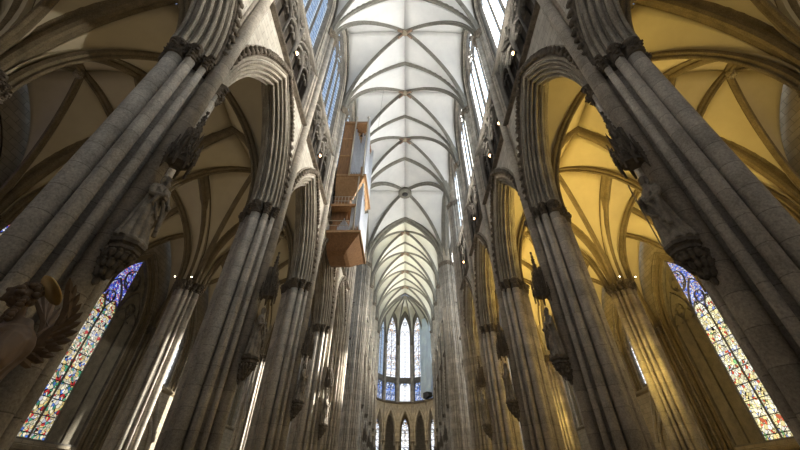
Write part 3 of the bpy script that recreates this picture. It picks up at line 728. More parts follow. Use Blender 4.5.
# ------------------------------------------------------------------ nave wall bay (local X along, Y outward, Z up; origin on the wall face)
def leafy(mb, p, s, ang=0):
    mb.ball(p, (s, s*.8, s*.9), 6, 4, jit=.25); mb.ball((p[0]+s*.7*math.cos(ang), p[1]-.02, p[2]+s*.7*math.sin(ang)), (s*.75, s*.6, s*.6), 6, 4, jit=.25)
def bay_wall(nm, label):
    t = empty(nm, (0, 0, 0), 0, label, 'wall', None, 'structure')
    # arcade wall and moulded arch
    mb = MB(); holed(mb, -B/2, B/2, ZT-.02, 20.0, 3.28, ZT, 19.35, 0, 1.36); mb.build('spandrel', M['wall'], t)
    mb = MB(); prof = order_prof([(.22, 0.0), (.40, .17), (.55, .35), (.67, .54), (.76, .72)], .07)
    sweep_arch(mb, [Vector((p.x, p.y, p.z)) for p in arch((-2.53, .68), (2.53, .68), ZT, 5.75, 18)], prof); mb.build('arch_moulding', M['arch'], t)
    mb = MB(); hp = arch((-3.38, -.06), (3.38, -.06), ZT+.1, 6.72, 18); sweep_arch(mb, hp, rib_prof(.2, .16))
    for i in range(2, len(hp)-2):
        p = hp[i]; q = p+Vector((0, 0, 0)); u = Vector((p.x, 0, p.z-ZT-2)).normalized()
        for rep in ((0, .5) if p.z > ZT+4.6 else (0,)):
            pp = p.lerp(hp[i+1], rep)+u*.17; leafy(mb, (pp.x, pp.y-.09, pp.z), .15, math.atan2(u.z, u.x))
    leafy(mb, (0, -.12, 19.85), .2, PI/2)
    mb.build('crocketed_hood', M['carved'], t)
    # string course
    mb = MB(); mb.sweep([(-B/2, 0, 20.0), (B/2, 0, 20.0)], (0, 1, 0), [(-.22, 0), (-.26, .07), (-.24, .13), (-.1, .2), (-.12, .26), (-.05, .3), (1.3, .3), (1.3, -.1), (0, -.1), (-.1, -.05)], -1)
    for k in range(30): leafy(mb, (-B/2+.12+k*B/30, -.17, 20.06), .075)
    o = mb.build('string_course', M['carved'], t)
    # triforium: open tracery screen in front of a dark passage
    TW = 5.9; z0, z1 = 20.45, 25.75
    mb = MB()
    for c in (-TW/4, TW/4):
        W = TW/2-.12; lw = W/2
        bar(mb, [(c-W/2, z0), (c-W/2, z1-.2)], .13, .2, .22); bar(mb, [(c+W/2, z0), (c+W/2, z1-.2)], .13, .2, .22)
        bar(mb, [(c, z0), (c, z0+2.9)], .10, .16, .22)
        for q in (-1, 1):
            bar(mb, parch(c+min(0, q*lw), c+max(0, q*lw), z0+2.7, lw*.8), .085, .16, .22)
            bar(mb, [(c+q*lw/2-lw*.3, z0+2.75), (c+q*lw/2-lw*.1, z0+2.95), (c+q*lw/2, z0+2.75), (c+q*lw/2+lw*.1, z0+2.95), (c+q*lw/2+lw*.3, z0+2.75)], .06, .14, .22)
        bar(mb, parch(c-W/2, c+W/2, z0+2.9, 2.25, 9), .11, .18, .22)
        r = .47; bar(mb, circ(c, z0+4.05, r), .085, .16, .22); foils(mb, c, z0+4.05, r, 4, .07, .16, .22)
        # gable with crockets over each pair
        for q in (-1, 1):
            bar(mb, circ(c+q*lw*.8, z1-.42, .25, 12), .07, .16, .22)
            for e in (-.5, .5): bar(mb, [(c+q*lw/2+e*0, z0), (c+q*lw/2, z0+2.6)], .06, .14, .3)
    for x in (-TW/2-.1, 0, TW/2+.1): bar(mb, [(x, z0), (x, z1)], .15, .24, .2)
    mb.box(-B/2, B/2, .02, .45, 20.28, z0+.02); mb.build('triforium_tracery', M['trac'], t)
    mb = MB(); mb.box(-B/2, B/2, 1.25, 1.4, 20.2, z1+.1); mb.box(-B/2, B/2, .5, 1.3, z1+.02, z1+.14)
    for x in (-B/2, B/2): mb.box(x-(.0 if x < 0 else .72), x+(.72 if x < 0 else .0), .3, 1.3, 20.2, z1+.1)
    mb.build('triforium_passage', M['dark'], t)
    # clerestory sill and wall around the window
    mb = MB(); mb.sweep([(-B/2, 0, z1), (B/2, 0, z1)], (0, 1, 0), [(-.06, 0), (-.1, .08), (0, .2), (.9, .3), (.9, -.05), (0, -.05)], -1); mb.build('sill', M['trac'], t)
    mb = MB(); holed(mb, -B/2, B/2, z1, ZV+HD+.4, 2.82, 36.9, 42.0, .35, 1.2, zb=z1+.2); mb.build('clerestory_wall', M['trac'], t)
    mb = MB()
    for q, (hw, y) in enumerate(((3.02, .22), (2.86, .4))):
        sweep_arch(mb, [Vector(p) for p in arch((-hw, y), (hw, y), 26.0, 16.0-.1*q, 12, 10.9)], [(a, b) for a, b in rib_prof(.18, .2)])
    mb.build('window_jamb', M['shaft'], t)
    return t
BW = bay_wall('wall_left', 'left nave wall, second bay: arcade arch, triforium, clerestory')
first = True
allb = [('nave', bay_c[i], bn[i]) for i in range(6)]+[('choir', CE+B/2+B*i, '%s choir bay' % ords[i]) for i in range(4)]
wn = 0
def clerestory(loc, rotz, gl, label, n=4):
    global wn; wn += 1
    return ('window_%d' % wn)
protos = {}
for s in (-1, 1):
    side = near[s]; rz = PI/2 if s < 0 else -PI/2
    for kind, y, txt in allb:
        lab = '%s %s wall over the arcade, %s' % (side, kind, txt)
        if first: BW.location = (s*WX, y, 0); BW.rotation_euler.z = rz; BW['label'] = lab; first = False
        else: dup(BW, (s*WX, y, 0), rz, lab, name='wall_'+side)
        wn += 1; nm = 'window_%d' % wn; loc = (s*(WX+.62), y, 0)
        lab = 'tall four-light clerestory window on the %s, %s' % (side, txt)
        key = (s, kind)
        gl = M['cl_l'] if s < 0 else M['cl_r']
        if key in protos: dup(protos[key], loc, rz, lab, name=nm)
        elif s > 0 and (-1, kind) in protos: protos[key] = dup(protos[(-1, kind)], loc, rz, lab, name=nm, swap={M['cl_l']: M['cl_r']})
        else: protos[key] = make_window(nm, 5.5, 26.0, 36.6, 41.7, 4, gl, gl, None, loc, rz, lab, w=.15, d=.34, transom=None)
# transept side walls reuse the nave bay; window likewise
for s in (-1, 1):
    for k, x in enumerate((PX+3.7, PX+11.1)):
        for e, (y, rz) in enumerate(((CW, PI), (CE, 0))):
            # inner face towards the transept
            yy = CW+.68 if e == 0 else CE-.68
            dup(BW, (s*x, yy, 0), rz, '%s wall of the %s transept, bay %s the nave' % (('west', 'east')[e], near[s], ('nearest', 'away from')[k]), name='wall_transept')
            wn += 1
            dup(protos[(s, 'nave')], (s*x, yy+(-.62 if e == 0 else .62), 0), rz, 'clerestory window in the %s wall of the %s transept, %s the nave' % (('west', 'east')[e], near[s], ('nearest', 'farther from')[k]), name='window_%d' % wn)

# ------------------------------------------------------------------ outer aisle walls
def jambs(mb, hw, z0, zs, za, y0, steps, prof):
    for k in range(steps):
        h = hw+k*.22; y = y0-k*.17
        P = [Vector((-h, y, z0))]+[Vector((a, y, b)) for a, b in parch(-h, h, zs, za-zs+k*.25, 12)]+[Vector((h, y, z0))]
        sweep_arch(mb, P, prof)
def outer_wall(name, loc, rotz, label, hw=2.4, z0=4.3, zs=12.4, za=17.3, top=21, u=B/2, high=False):
    t = empty(name, loc, rotz, label, 'wall', None, 'structure')
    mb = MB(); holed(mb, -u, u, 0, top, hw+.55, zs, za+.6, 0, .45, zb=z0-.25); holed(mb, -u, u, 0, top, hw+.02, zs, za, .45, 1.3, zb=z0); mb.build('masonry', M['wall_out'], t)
    mb = MB(); jambs(mb, hw+.1, z0-.2, zs, za+.05, .42, 3, rib_prof(.16, .2)); mb.build('window_jamb', M['rib_aisle'], t)
    mb = MB(); mb.sweep([(-u, 0, z0-.5), (u, 0, z0-.5)], (0, 1, 0), [(-.15, 0), (-.12, .12), (.1, .3), (.1, -.15), (0, -.15)], -1); mb.build('sill', M['rib_aisle'], t)
    return t
for s in (-1, 1):
    rz = PI/2 if s < 0 else -PI/2
    for i, y in enumerate(bay_c):
        if i == 5:
            outer_wall('wall_aisle', (s*OX, y, 0), rz, 'outer wall of the %s aisle beside the transept, gabled blind arch below a high window' % near[s], 2.0, 9.6, 12.8, 17.0)
            wn += 1; g = M['cl_l'] if s < 0 else M['cl_r']
            make_window('window_%d' % wn, 3.9, 9.7, 12.8, 16.9, 4, M['cl_a'], M['cl_a'], None, (s*(OX+.75), y, 0), rz, 'high pale window at the far end of the %s aisle' % near[s], w=.13)
            mb = MB(); bar(mb, [(-2.0, 5.4), (0, 9.3), (2.0, 5.4)], .3, .3, -.1); bar(mb, [(-1.5, 0)]+parch(-1.5, 1.5, 4.6, 2.6)+[(1.5, 0)], .25, .3, -.1); bar(mb, circ(0, 7.6, .45), .12, .25, -.1)
            for k in range(1, 9):
                for q in (-1, 1): leafy(mb, (q*2*(1-k/9), -.15, 5.5+3.9*k/9+.1), .12)
            mb.build('gabled_arch', M['pier'], None, (s*OX, y, 0), rz, 'gabled blind arch carved on the end of the %s aisle wall' % near[s], 'arch', None, 'structure')
            continue
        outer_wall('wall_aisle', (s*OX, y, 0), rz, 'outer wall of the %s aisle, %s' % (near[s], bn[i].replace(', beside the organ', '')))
        wn += 1
        lab = 'colourful stained glass window in the %s aisle wall, %s' % (near[s], bn[i].replace(', beside the organ', ''))
        bl = 0
        if i == 4: bl = (-2 if s < 0 else 2); lab = 'tall %s stained glass window with only two lights lit, %s aisle' % (('blue and red', 'golden')[s > 0], near[s])
        make_window('window_%d' % wn, 4.8, 4.3, 12.4, 17.2, 4, M['gl_l'] if s < 0 else M['gl_r'], M['gl_lt'] if s < 0 else M['gl_rt'], None, (s*(OX+.6), y, 0), rz, lab, blind=bl, w=.11, d=.2, transom=None)
# responds on the outer walls
def make_respond(label):
    t = empty('wall_respond', (0, 0, 0), 0, label, 'pier', 'responds along the aisle walls')
    mb = MB(); mb.lathe([(.5, 0), (.5, ZC+.1)], 20); mb.build('core', M['wall_out'], t)
    sh = [(0, .52, .17)]+[(a, .54, .1) for a in (.55, -.55, 1.0, -1.0)]
    for a, d, r in sh:
        m_ = MB(); m_.lathe([(r, .0), (r, ZC+.1)], 12, (d*math.cos(a), d*math.sin(a))); m_.build('shaft', M['rib_aisle'], t)
    capital_mb([((a % (2*PI)), d, r) for a, d, r in sh], .5, ZC, ZT, .12, True, n=64).build('capital', M['carved'], t)
    return t
RS = None
for s in (-1, 1):
    for k, y in enumerate(nave_p+[CW]):
        lab = '%s engaged shaft cluster on the %s aisle wall counting eastward' % (ords[k], near[s])
        if RS is None: RS = make_respond(lab); RS.location = (s*(OX+.1), y, 0); RS.rotation_euler.z = 0
        else: dup(RS, (s*(OX+.1), y, 0), 0 if s < 0 else PI, lab)

# ------------------------------------------------------------------ transept ends, choir aisle walls, west wall
for s in (-1, 1):
    rz = PI/2 if s < 0 else -PI/2
    outer_wall('wall_transept', (s*(OX+.4), MIDC, 0), rz, 'end wall of the %s transept around one great window' % near[s], 5.7, 9.0, 28, 40, 44, 7.6)
    wn += 1
    make_window('window_%d' % wn, 11.3, 9.0, 28, 39.8, 4, M['cl_l'] if s < 0 else M['cl_r'], M['cl_l'] if s < 0 else M['cl_r'], None, (s*(OX+1.15), MIDC, 0), rz, 'great window closing the %s transept' % near[s], w=.3, d=.5)
    # lower lancet row of the transept end
    for i in range(4):
        y = CE+B/2+B*i
        outer_wall('wall_choir', (s*(AX+.2), y, 0), rz, 'outer wall of the %s choir aisle, %s bay' % (near[s], ords[i]))
        wn += 1
        make_window('window_%d' % wn, 4.6, 4.3, 12.4, 17.2, 4, M['cl_a'], M['cl_a'], None, (s*(AX+.95), y, 0), rz, 'pale choir aisle window on the %s, %s bay' % (near[s], ords[i]), w=.15)
    mb = MB(); mb.box(min(s*AX, s*(OX+1.7)), max(s*AX, s*(OX+1.7)), CE+.7, CE+1.1, 0, 44); mb.build('wall_transept', M['wall_out'], label='plain masonry closing the %s transept towards the east' % near[s], cat='wall', kind='structure')
for (x0, x1, hw, z0, zs, za, top, lab) in ((-PX, PX, 4.8, 14, 30, 41.5, 44, 'west wall of the nave round the great west window'), (-AX, -PX, 2.3, 5, 12.4, 17.2, 44, 'west wall of the inner left aisle'), (PX, AX, 2.3, 5, 12.4, 17.2, 44, 'west wall of the inner right aisle'), (-OX-.6, -AX, 2.2, 5, 12.4, 17.2, 22, 'west wall of the outer left aisle'), (AX, OX+.6, 2.2, 5, 12.4, 17.2, 22, 'west wall of the outer right aisle')):
    cx = (x0+x1)/2; u = (x1-x0)/2
    outer_wall('wall_west', (cx, WEST-.2, 0), PI, lab, hw, z0, zs, za, top, u); wn += 1
    make_window('window_%d' % wn, hw*2-.05, z0, zs, za-.1, 4, M['west'], M['west'], None, (cx, WEST-.95, 0), PI, 'window in the '+lab, w=.25)

# ------------------------------------------------------------------ apse
AR = 6.65; ACY = choir_p[-1]+AR*math.sin(math.radians(15)); NS = 7
vt = [(AR*math.cos(math.radians(-15+30*i)), ACY+AR*math.sin(math.radians(-15+30*i))) for i in range(NS+1)]
sl = 2*AR*math.sin(math.radians(15)); ap = AR*math.cos(math.radians(15))
def apse_wall():
    t = empty('wall_apse', (0, 0, 0), 0, 'x', 'wall', None, 'structure'); u = sl/2
    mb = MB(); holed(mb, -u, u, 10.9, 19.0, 1.22, 13.2, 17.7, 0, .8); mb.build('spandrel', M['web_choir'] if False else M['shaft'], t)
    mb = MB(); sweep_arch(mb, arch((-1.16, .35), (1.16, .35), 10.9, 6.6, 12, 2.3), order_prof([(.2, 0), (.36, .14)], .06)); mb.build('arch_moulding', M['arch'], t)
    mb = MB(); mb.sweep([(-u, 0, 19.0), (u, 0, 19.0)], (0, 1, 0), [(-.3, 0), (-.34, .1), (-.3, .3), (.8, .35), (.8, 0)], -1); mb.build('string_course', M['carved'], t)
    mb = MB(); mb.box(-u, u, .05, .9, 23.5, 24.6)
    for x in (-u, u): mb.box(x-(0 if x < 0 else .34), x+(.34 if x < 0 else 0), .1, .8, 19.3, 24.6)
    holed(mb, -u, u, 24.6, ZV+HD, 1.36, 35.5, 40.6, .1, .8); mb.build('masonry', M['trac'], t)
    return t
AW = apse_wall(); k0 = True; names = ['far left', 'left', 'centre left', 'central', 'centre right', 'right', 'far right']
for i in range(NS):
    ang = math.radians(30*i); c = (ap*math.cos(ang), ACY+ap*math.sin(ang), 0); rz = ang-PI/2; nm = names[NS-1-i]
    if k0: AW.location = c; AW.rotation_euler.z = rz; AW['label'] = '%s side of the polygonal apse wall' % nm; k0 = False
    else: dup(AW, c, rz, '%s side of the polygonal apse wall' % nm)
    d = Vector((math.cos(ang), math.sin(ang), 0))*.45
    wn += 1; g = M['cl_a'] if i == 3 else (M['cl_l'] if i >= 5 else M['cl_ac'])
    make_window('window_%d' % wn, 2.66, 24.7, 35.4, 40.4, 2, g, g, None, (c[0]+d.x, c[1]+d.y, 0), rz, '%s tall apse lancet window' % nm, w=.14, d=.3)
    wn += 1
    make_window('window_%d' % wn, 2.6, 19.5, 22.7, 23.9, 2, M['cl_tri'] if i != 3 else M['cl_a'], M['cl_tri'], None, (c[0]+d.x, c[1]+d.y, 0), rz, '%s small gallery window below the apse lancets' % nm, w=.12, d=.25)
AC = None
for i, (x, y) in enumerate(vt):
    a = math.atan2(y-ACY, x)
    if AC is None:
        AC = empty('apse_pier', (x, y, 0), a, 'x', 'pier', 'slim piers round the apse')
        m_ = MB(); m_.lathe([(.45, 0), (.45, .8), (.38, .9), (.38, 11.2)], 20, (.25, 0)); m_.build('shaft', M['shaft'], AC)
        capital_mb([], .4, 10.9, 11.6, .14, True, n=48, c=(.25, 0)).build('capital', M['carved'], AC)
        for dx, dy, r_ in ((-.12, 0, .17), (.02, .24, .1), (.02, -.24, .1)):
            m_ = MB(); m_.lathe([(r_, 0), (r_, ZV)], 12, (dx, dy)); m_.build('vault_shaft', M['shaft'], AC)
        capital_mb([(0, .1, .2)], .25, ZV-.1, ZV+.4, .1, True, n=40).build('vault_capital', M['carved'], AC); o = AC
    else: o = dup(AC, (x, y, 0), a)
    o['label'] = '%s slim pier round the apse counting from the right' % (ords+['seventh', 'eighth'])[i]
# apse vault
t = empty('ceiling', (0, ACY, 0), 0, 'star of ribs over the apse', 'vault', None, 'structure')
for i in range(NS):
    a0, a1 = math.radians(-15+30*i), math.radians(15+30*i); mb = MB(); rows = []
    for k in range(15):
        f = (k/14)**1.8; rr_ = AR*(1-f); row = []
        for j in range(9):
            s_ = j/8; p = Vector((math.cos(a0), math.sin(a0))).lerp(Vector((math.cos(a1), math.sin(a1))), s_)*rr_
            w = 0 if s_ in (0, 1) else 4.2+arcz(min(s_, 1-s_)*sl, sl/2, 5.3)
            z = arcz(f*AR, AR, HD); z = min(z+w*(1-f)**3, HD+.1)
            row.append((p.x, p.y, ZV+z))
        rows.append(row)
    mb.rings(rows, closed=False); o = mb.build('web', M['web_choir'], t); sol = o.modifiers.new('s', 'SOLIDIFY'); sol.thickness = .15; sol.offset = 1
for i in range(NS+1):
    a = math.radians(-15+30*i); mb = MB(); L_ = AR-.25; pts = arch((L_*math.cos(a), L_*math.sin(a)), (-L_*math.cos(a), -L_*math.sin(a)), ZV, HD-.35, 16)[:17]
    u = Vector((-math.cos(a), -math.sin(a), 0)); sd = Vector((-u.y, u.x, 0)); fl = 1 if sd.cross(Vector((0, 0, 1))).dot(-u) > 0 else -1
    mb.sweep(pts, sd, rib_prof(.3, .4), fl); mb.build('rib', M['rib_nave'], t)
mb = MB(); mb.lathe([(.1, ZV+HD-.65), (.45, ZV+HD-.6), (.5, ZV+HD-.3), (.4, ZV+HD)], 16); mb.build('keystone', M['bosscap'], t)
r = MB(); sweep_arch(r, arch((-WX+.3, choir_p[-1]), (WX-.3, choir_p[-1]), ZV, HD-.5, 18), rib_prof(.6, .6)); r.build('trim_5', M['rib_nave'], label='last transverse arch before the apse', cat='arch', kind='structure')
# ambulatory ring with chapel windows
OR = 13.6
for i in range(NS):
    ang = math.radians(30*i); oap = OR*math.cos(math.radians(15)); c = (oap*math.cos(ang), ACY+oap*math.sin(ang), 0); rz = ang-PI/2; nm = names[NS-1-i]
    outer_wall('wall_ambulatory', c, rz, '%s wall of the ambulatory behind the apse piers' % nm, 1.0, 3.5, 14.3, 17.4, 21, OR*math.sin(math.radians(15))+.15)
    wn += 1
    make_window('window_%d' % wn, 1.95, 3.5, 14.2, 17.3, 2, M['cl_ac'], M['cl_ac'], None, (c[0]+.6*math.cos(ang), c[1]+.6*math.sin(ang), 0), rz, '%s pale chapel window seen through the apse arches' % nm, w=.2)
t = empty('ceiling', (0, ACY, 0), 0, 'ambulatory vault curving behind the apse', 'vault', None, 'structure')
mb = MB(); rows = []
for k in range(29):
    a = math.radians(-20+220*k/28); rows.append([((AR+.3+(OR-AR-.3)*q/12)*math.cos(a), (AR+.3+(OR-AR-.3)*q/12)*math.sin(a), 17.6+arcz(min(q, 12-q)/12*(OR-AR), (OR-AR)/2, 3.2)) for q in range(13)])
mb.rings(rows, closed=False); mb.build('web', M['web_aisle'], t)

# ------------------------------------------------------------------ floor
mb = MB(); mb.box(-24, 24, WEST-2, 104, -.2, 0); mb.build('floor', M['floor'], label='stone cathedral floor below the picture', cat='floor', kind='structure')

# ------------------------------------------------------------------ hanging organ on the left nave wall
def organ():
    x0, x1 = -WX+.05, -3.7; ya, yb = 22.0, 27.0
    t = empty('hanging_organ', (x0, (ya+yb)/2, 0), 0, 'wooden swallow-nest organ hanging high on the left nave wall with silver pipes', 'organ')
    X1 = x1-x0; H = (yb-ya)/2
    mb = MB()      # lower corbel: inverted stepped pyramid
    mb.rings([[(0, -H*.30, 17.25), (X1*.5, -H*.30, 17.25), (X1*.5, H*.30, 17.25), (0, H*.30, 17.25)], [(0, -H*.5, 17.4), (X1*.6, -H*.5, 17.4), (X1*.6, H*.5, 17.4), (0, H*.5, 17.4)], [(0, -H*.9, 18.45), (X1*1.0, -H*.9, 18.45), (X1*1.0, H*.9, 18.45), (0, H*.9, 18.45)]], smooth=False)
    mb.build('corbel', M['wood'], t)
    for z, ex in ((18.45, .12), (21.3, -.5), (25.0, .12)):
        mb = MB(); mb.box(0, X1+ex, -H*.95, H*.95, z, z+.24); mb.build('platform', M['wood2'], t)
    mb = MB(); mb.box(0, X1*.5, -H*.6, H*.8, 18.6, 25.0); mb.build('inner_case', M['wood'], t)
    mb = MB(); mb.rings([[(0, -H*.35, 22.0), (X1*.35, -H*.3, 22.0), (X1*.35, H*.5, 22.0), (0, H*.55, 22.0)], [(0, -H*.92, 25.0), (X1*.98, -H*.92, 25.0), (X1*.98, H*.85, 25.0), (0, H*.85, 25.0)]], smooth=False); mb.build('upper_soffit', M['wood2'], t)
    mb = MB(); mb.box(0, X1*.40, -H*.92, H*.9, 25.2, 33.0); mb.build('upper_case', M['wood'], t)
    mb = MB(); mb.box(X1*.40, X1*.86, -H*.55, H*.78, 25.2, 32.4); mb.build('dark_backing', M['dark'], t)  # dark backing box added so the gaps between pipes look shaded
    mb = MB(); mb.box(-.02, X1*.92, -H*.97, H*.95, 32.95, 33.3); mb.box(X1*.38, X1*.44, -H*.97, -H*.9, 25.2, 33.0); mb.box(X1*.84, X1*.9, -H*.97, -H*.9, 25.2, 26.2); mb.build('cornice', M['wood'], t)
    for z in (27.8, 30.4): mb = MB(); mb.box(-.0, X1*.42, -H*.95, H*.92, z, z+.1); mb.build('case_moulding', M['wood2'], t)
    def pipe(x, y, z0, h, r, m='pipe'):
        mb = MB(); mb.lathe([(r*.15, z0), (r, z0+min(.8, h*.15)), (r, z0+h), (r*.92, z0+h)], 12, (x, y)); mb.box(x-r*.4, x+r*.4, y-r*1.03, y-r*.5, z0+min(.8, h*.15)+.02, z0+min(.8, h*.15)+.14)
        mb.build('pipe', M[m], t)
    # west face of the upper case
    for i in range(9):
        f = abs(i-4)/4; pipe(X1*.47+i*X1*.057, -H*.80, 25.25, 4.9+2.3*f, .085)
    for i in range(6): pipe(X1*.50+i*X1*.075, -H*.66, 27.0, 4.6+(i % 2)*.6, .1, 'brass' if i < 3 else 'pipe')
    # nave face
    for i in range(17):
        f = (i-8)/8; pipe(X1*.96, f*H*.84, 25.25, 4.6+3.2*abs(f)+(.9 if i % 4 == 0 else 0), .085)
    for i in range(15):
        f = (i-7)/7; pipe(X1*.96, f*H*.84, 18.7, 3.6+1.9*abs(f), .10)
    for i in range(9): f = abs(i-4)/4; pipe(X1*.28+i*.115, -H*.70, 18.7, 1.7-.9*f, .05)
    for i in range(6): pipe(X1*.68+i*.12, -H*.84, 18.7, 3.6+.3*i, .06)
    mb = MB()
    for z in (21.9, 22.4): mb.tube([(.05, -H*.93, z), (X1*.8, -H*.93, z)], .03, 6)
    for q in range(8): mb.tube([(.05+q*X1*.105, -H*.93, 21.5), (.05+q*X1*.105, -H*.93, 22.4)], .022, 6)
    for z in (19.2, 19.7): mb.tube([(.05, -H*.93, z), (X1*.66, -H*.93, z)], .03, 6)
    mb.tube([(.05, -H*.93, 19.2), (.05, -H*.93, 22.4)], .03, 6); mb.build('railing', M['steel'], t)
    for x, y in ((X1*.45, -H*.98), (X1*.92, -H*.98), (X1*.45, H*.98), (X1*.92, H*.98)):
        mb = MB(); mb.tube([(x, y, 25.0), (x, y, 33.9)], .075, 8); mb.ball((x, y, 33.95), .16, 8, 6); mb.build('hanger_post', M['steel'], t)
    mb = MB(); mb.tube([(X1*.80, -H*.9, 18.6), (X1*.80, -H*.9, 25.1)], .07, 8); mb.build('support_post', M['steel'], t)
organ()
mb = MB(); mb.tube([(-3.0, 23.6, 34.5), (-2.7, 23.6, 42.4)], .012, 5); mb.build('hanging_cable', M['iron'], label='thin dark cable hanging from the nave vault beside the organ', cat='cable')

# ------------------------------------------------------------------ carved angel beside the near left pier
def angel():
    AXY = (-4.95, 4.28); face = math.atan2(-.76, -.65)+.15
    t = empty('angel_statue', (AXY[0], AXY[1], 1.42), face, 'brown carved angel with raised wings and gilt halo in front of the near left pier', 'statue')
    t.scale = (1.25, 1.25, 1.25)
    mb = MB(); n = 48; rr = []
    for i in range(50):
        z = 1.62*i/49; rx = .34-.13*min(1, z/1.0)+.07*math.exp(-((z-1.32)/.16)**2); ry = rx*.85
        if z > 1.42: k = (z-1.42)/.2; rx = rx*(1-k)+.075*k; ry = ry*(1-k)+.075*k
        fd = max(.15, 1-z/1.5)
        rr.append([(ry*(1+.13*fd*math.sin(8*2*PI*j/n+2*math.sin(z*2)))*math.cos(2*PI*j/n)+.06*math.sin(z*2), rx*(1+.13*fd*math.sin(8*2*PI*j/n+2*math.sin(z*2)))*math.sin(2*PI*j/n), z) for j in range(n)])
    mb.rings(rr)
    # puffed cloak shoulder and sleeves, arms folded forward to hold a scroll
    for s in (1, -1):
        mb.ball((.02, s*.24, 1.3), (.19, .17, .2), 12, 9)
        mb.tube([(.02, s*.27, 1.32), (.1, s*.36, 1.12), (.22, s*.36, .98), (.38, s*.2, 1.08), (.46, s*.08, 1.16)], [.15, .15, .13, .085, .05], 10)
        mb.tube([(.2, s*.36, 1.0), (.2, s*.38, .7), (.14, s*.36, .45)], [.12, .10, .05], 9)
        hand(mb, (.47, s*.06, 1.17), (.3, -s*.5, .6), (.9, 0, -.2), 1.15)
    for q in range(5): mb.tube([(.16+.02*q, -.3+.12*q, 1.3-.1*q), (.3, -.1+.1*q, .95-.12*q), (.28, .18+.03*q, .7-.14*q)], [.03, .045, .03], 7)
    mb.lathe([(.36, -.06), (.36, .05)], 20)
    # neck, head turned up a little, face
    mb.tube([(.05, 0, 1.5), (.09, 0, 1.72)], [.075, .065], 9); c = Vector((.13, 0, 1.83)); R_ = Matrix.Rotation(-.25, 3, 'Y')
    def hp_(x, y, z): return tuple(c+R_ @ Vector((x, y, z)))
    mb.ball(hp_(0, 0, 0), (.11, .088, .135), 16, 12, rot=R_); mb.tube([hp_(.10, 0, .035), hp_(.135, 0, -.015), hp_(.115, 0, -.03)], [.013, .021, .014], 7)
    for s in (1, -1):
        mb.ball(hp_(.09, s*.035, .03), (.018, .022, .013), 8, 5); mb.ball(hp_(.098, s*.035, .055), (.014, .03, .009), 8, 5); mb.ball(hp_(0, s*.09, -.01), (.022, .012, .033), 7, 5)
    mb.ball(hp_(.105, 0, -.06), (.015, .03, .009), 8, 5); mb.ball(hp_(.105, 0, -.076), (.015, .026, .009), 8, 5); mb.ball(hp_(.09, 0, -.11), (.028, .03, .025), 8, 5)
    fuse(mb, 'figure', .014, M['angelwood'], t)
    mb = MB(); rnd = random.Random(5)
    for q in range(70):
        a = rnd.uniform(.55, 2*PI-.55); b = rnd.uniform(-.9, 1.3)
        p = Vector((.10*math.cos(b)*math.cos(a)-.015, .10*math.cos(b)*math.sin(a), .13*math.sin(b)+.015)); mb.ball(hp_(*p), rnd.uniform(.025, .042), 6, 5, jit=.15)
    for s in (1, -1):
        for q in range(7): mb.ball(hp_(-.03-.006*q, s*(.10+.008*(q % 3)), -.05-.035*q), .034, 6, 5, jit=.15)
    mb.build('hair', M['angelwood'], t)
    mb = MB(); Th = Matrix.Translation(Vector((-.05, 0, 1.97))) @ Matrix.Rotation(-.75, 4, 'Y'); mb.lathe([(.0, -.01), (.17, -.012), (.18, 0), (.17, .012), (.0, .01)], 32, T=Th); mb.build('halo', M['gold'], t)
    for s in (1, -1):
        mb = MB(); root = Vector((-.15, s*.10, 1.30)); el = Vector((-.22, s*.17, 1.50)); tp = el+Vector((-.04, s*.05, .16))
        mb.tube([root, root.lerp(el, .5)+Vector((-.03, 0, 0)), el, tp], [.06, .065, .055, .02], 9)
        for tier in range(3):
            nf = (11, 9, 7)[tier]
            for k in range(nf):
                f = k/(nf-1); a0 = root.lerp(el, f/.7) if f < .7 else el.lerp(tp, (f-.7)/.3)
                ang = math.radians(-22+(142 if s > 0 else 150)*f); ln = (.25, .17, .10)[tier]*(.75+(1.0 if s > 0 else 1.5)*f)
                d = Vector((-math.cos(ang)*.95, s*.34, math.sin(ang))).normalized()
                nrm = d.cross(Vector((0, 1, 0))).normalized(); off = Vector((0, s*.02*tier, 0))
                b0_, b1_, b2_ = a0+off, a0+off+d*ln*.6, a0+off+d*ln
                w = (.036, .032, .028)[tier]; th = .01; rows = []
                for p, ww in ((b0_, w*.6), (b1_-d*ln*.3, w), (b1_, w), (b1_+d*ln*.25, w*.85), (b2_, w*.15)):
                    rows.append([tuple(p+nrm*ww), tuple(p+Vector((0, th*1.6, 0))), tuple(p-nrm*ww), tuple(p-Vector((0, th, 0)))])
                mb.rings(rows, smooth=False)
        mb.build('wing', M['angelwood'], t)
    p = MB(); p.lathe([(.55, 0), (.55, .3), (.45, .4), (.36, .5), (.34, 1.0), (.38, 1.1), (.5, 1.25), (.52, 1.345)], 8, smooth=False)
    p.build('angel_pedestal', M['angelwood'], None, (AXY[0], AXY[1], 0), face, 'tall brown octagonal pedestal under the carved angel', 'pedestal')
angel()

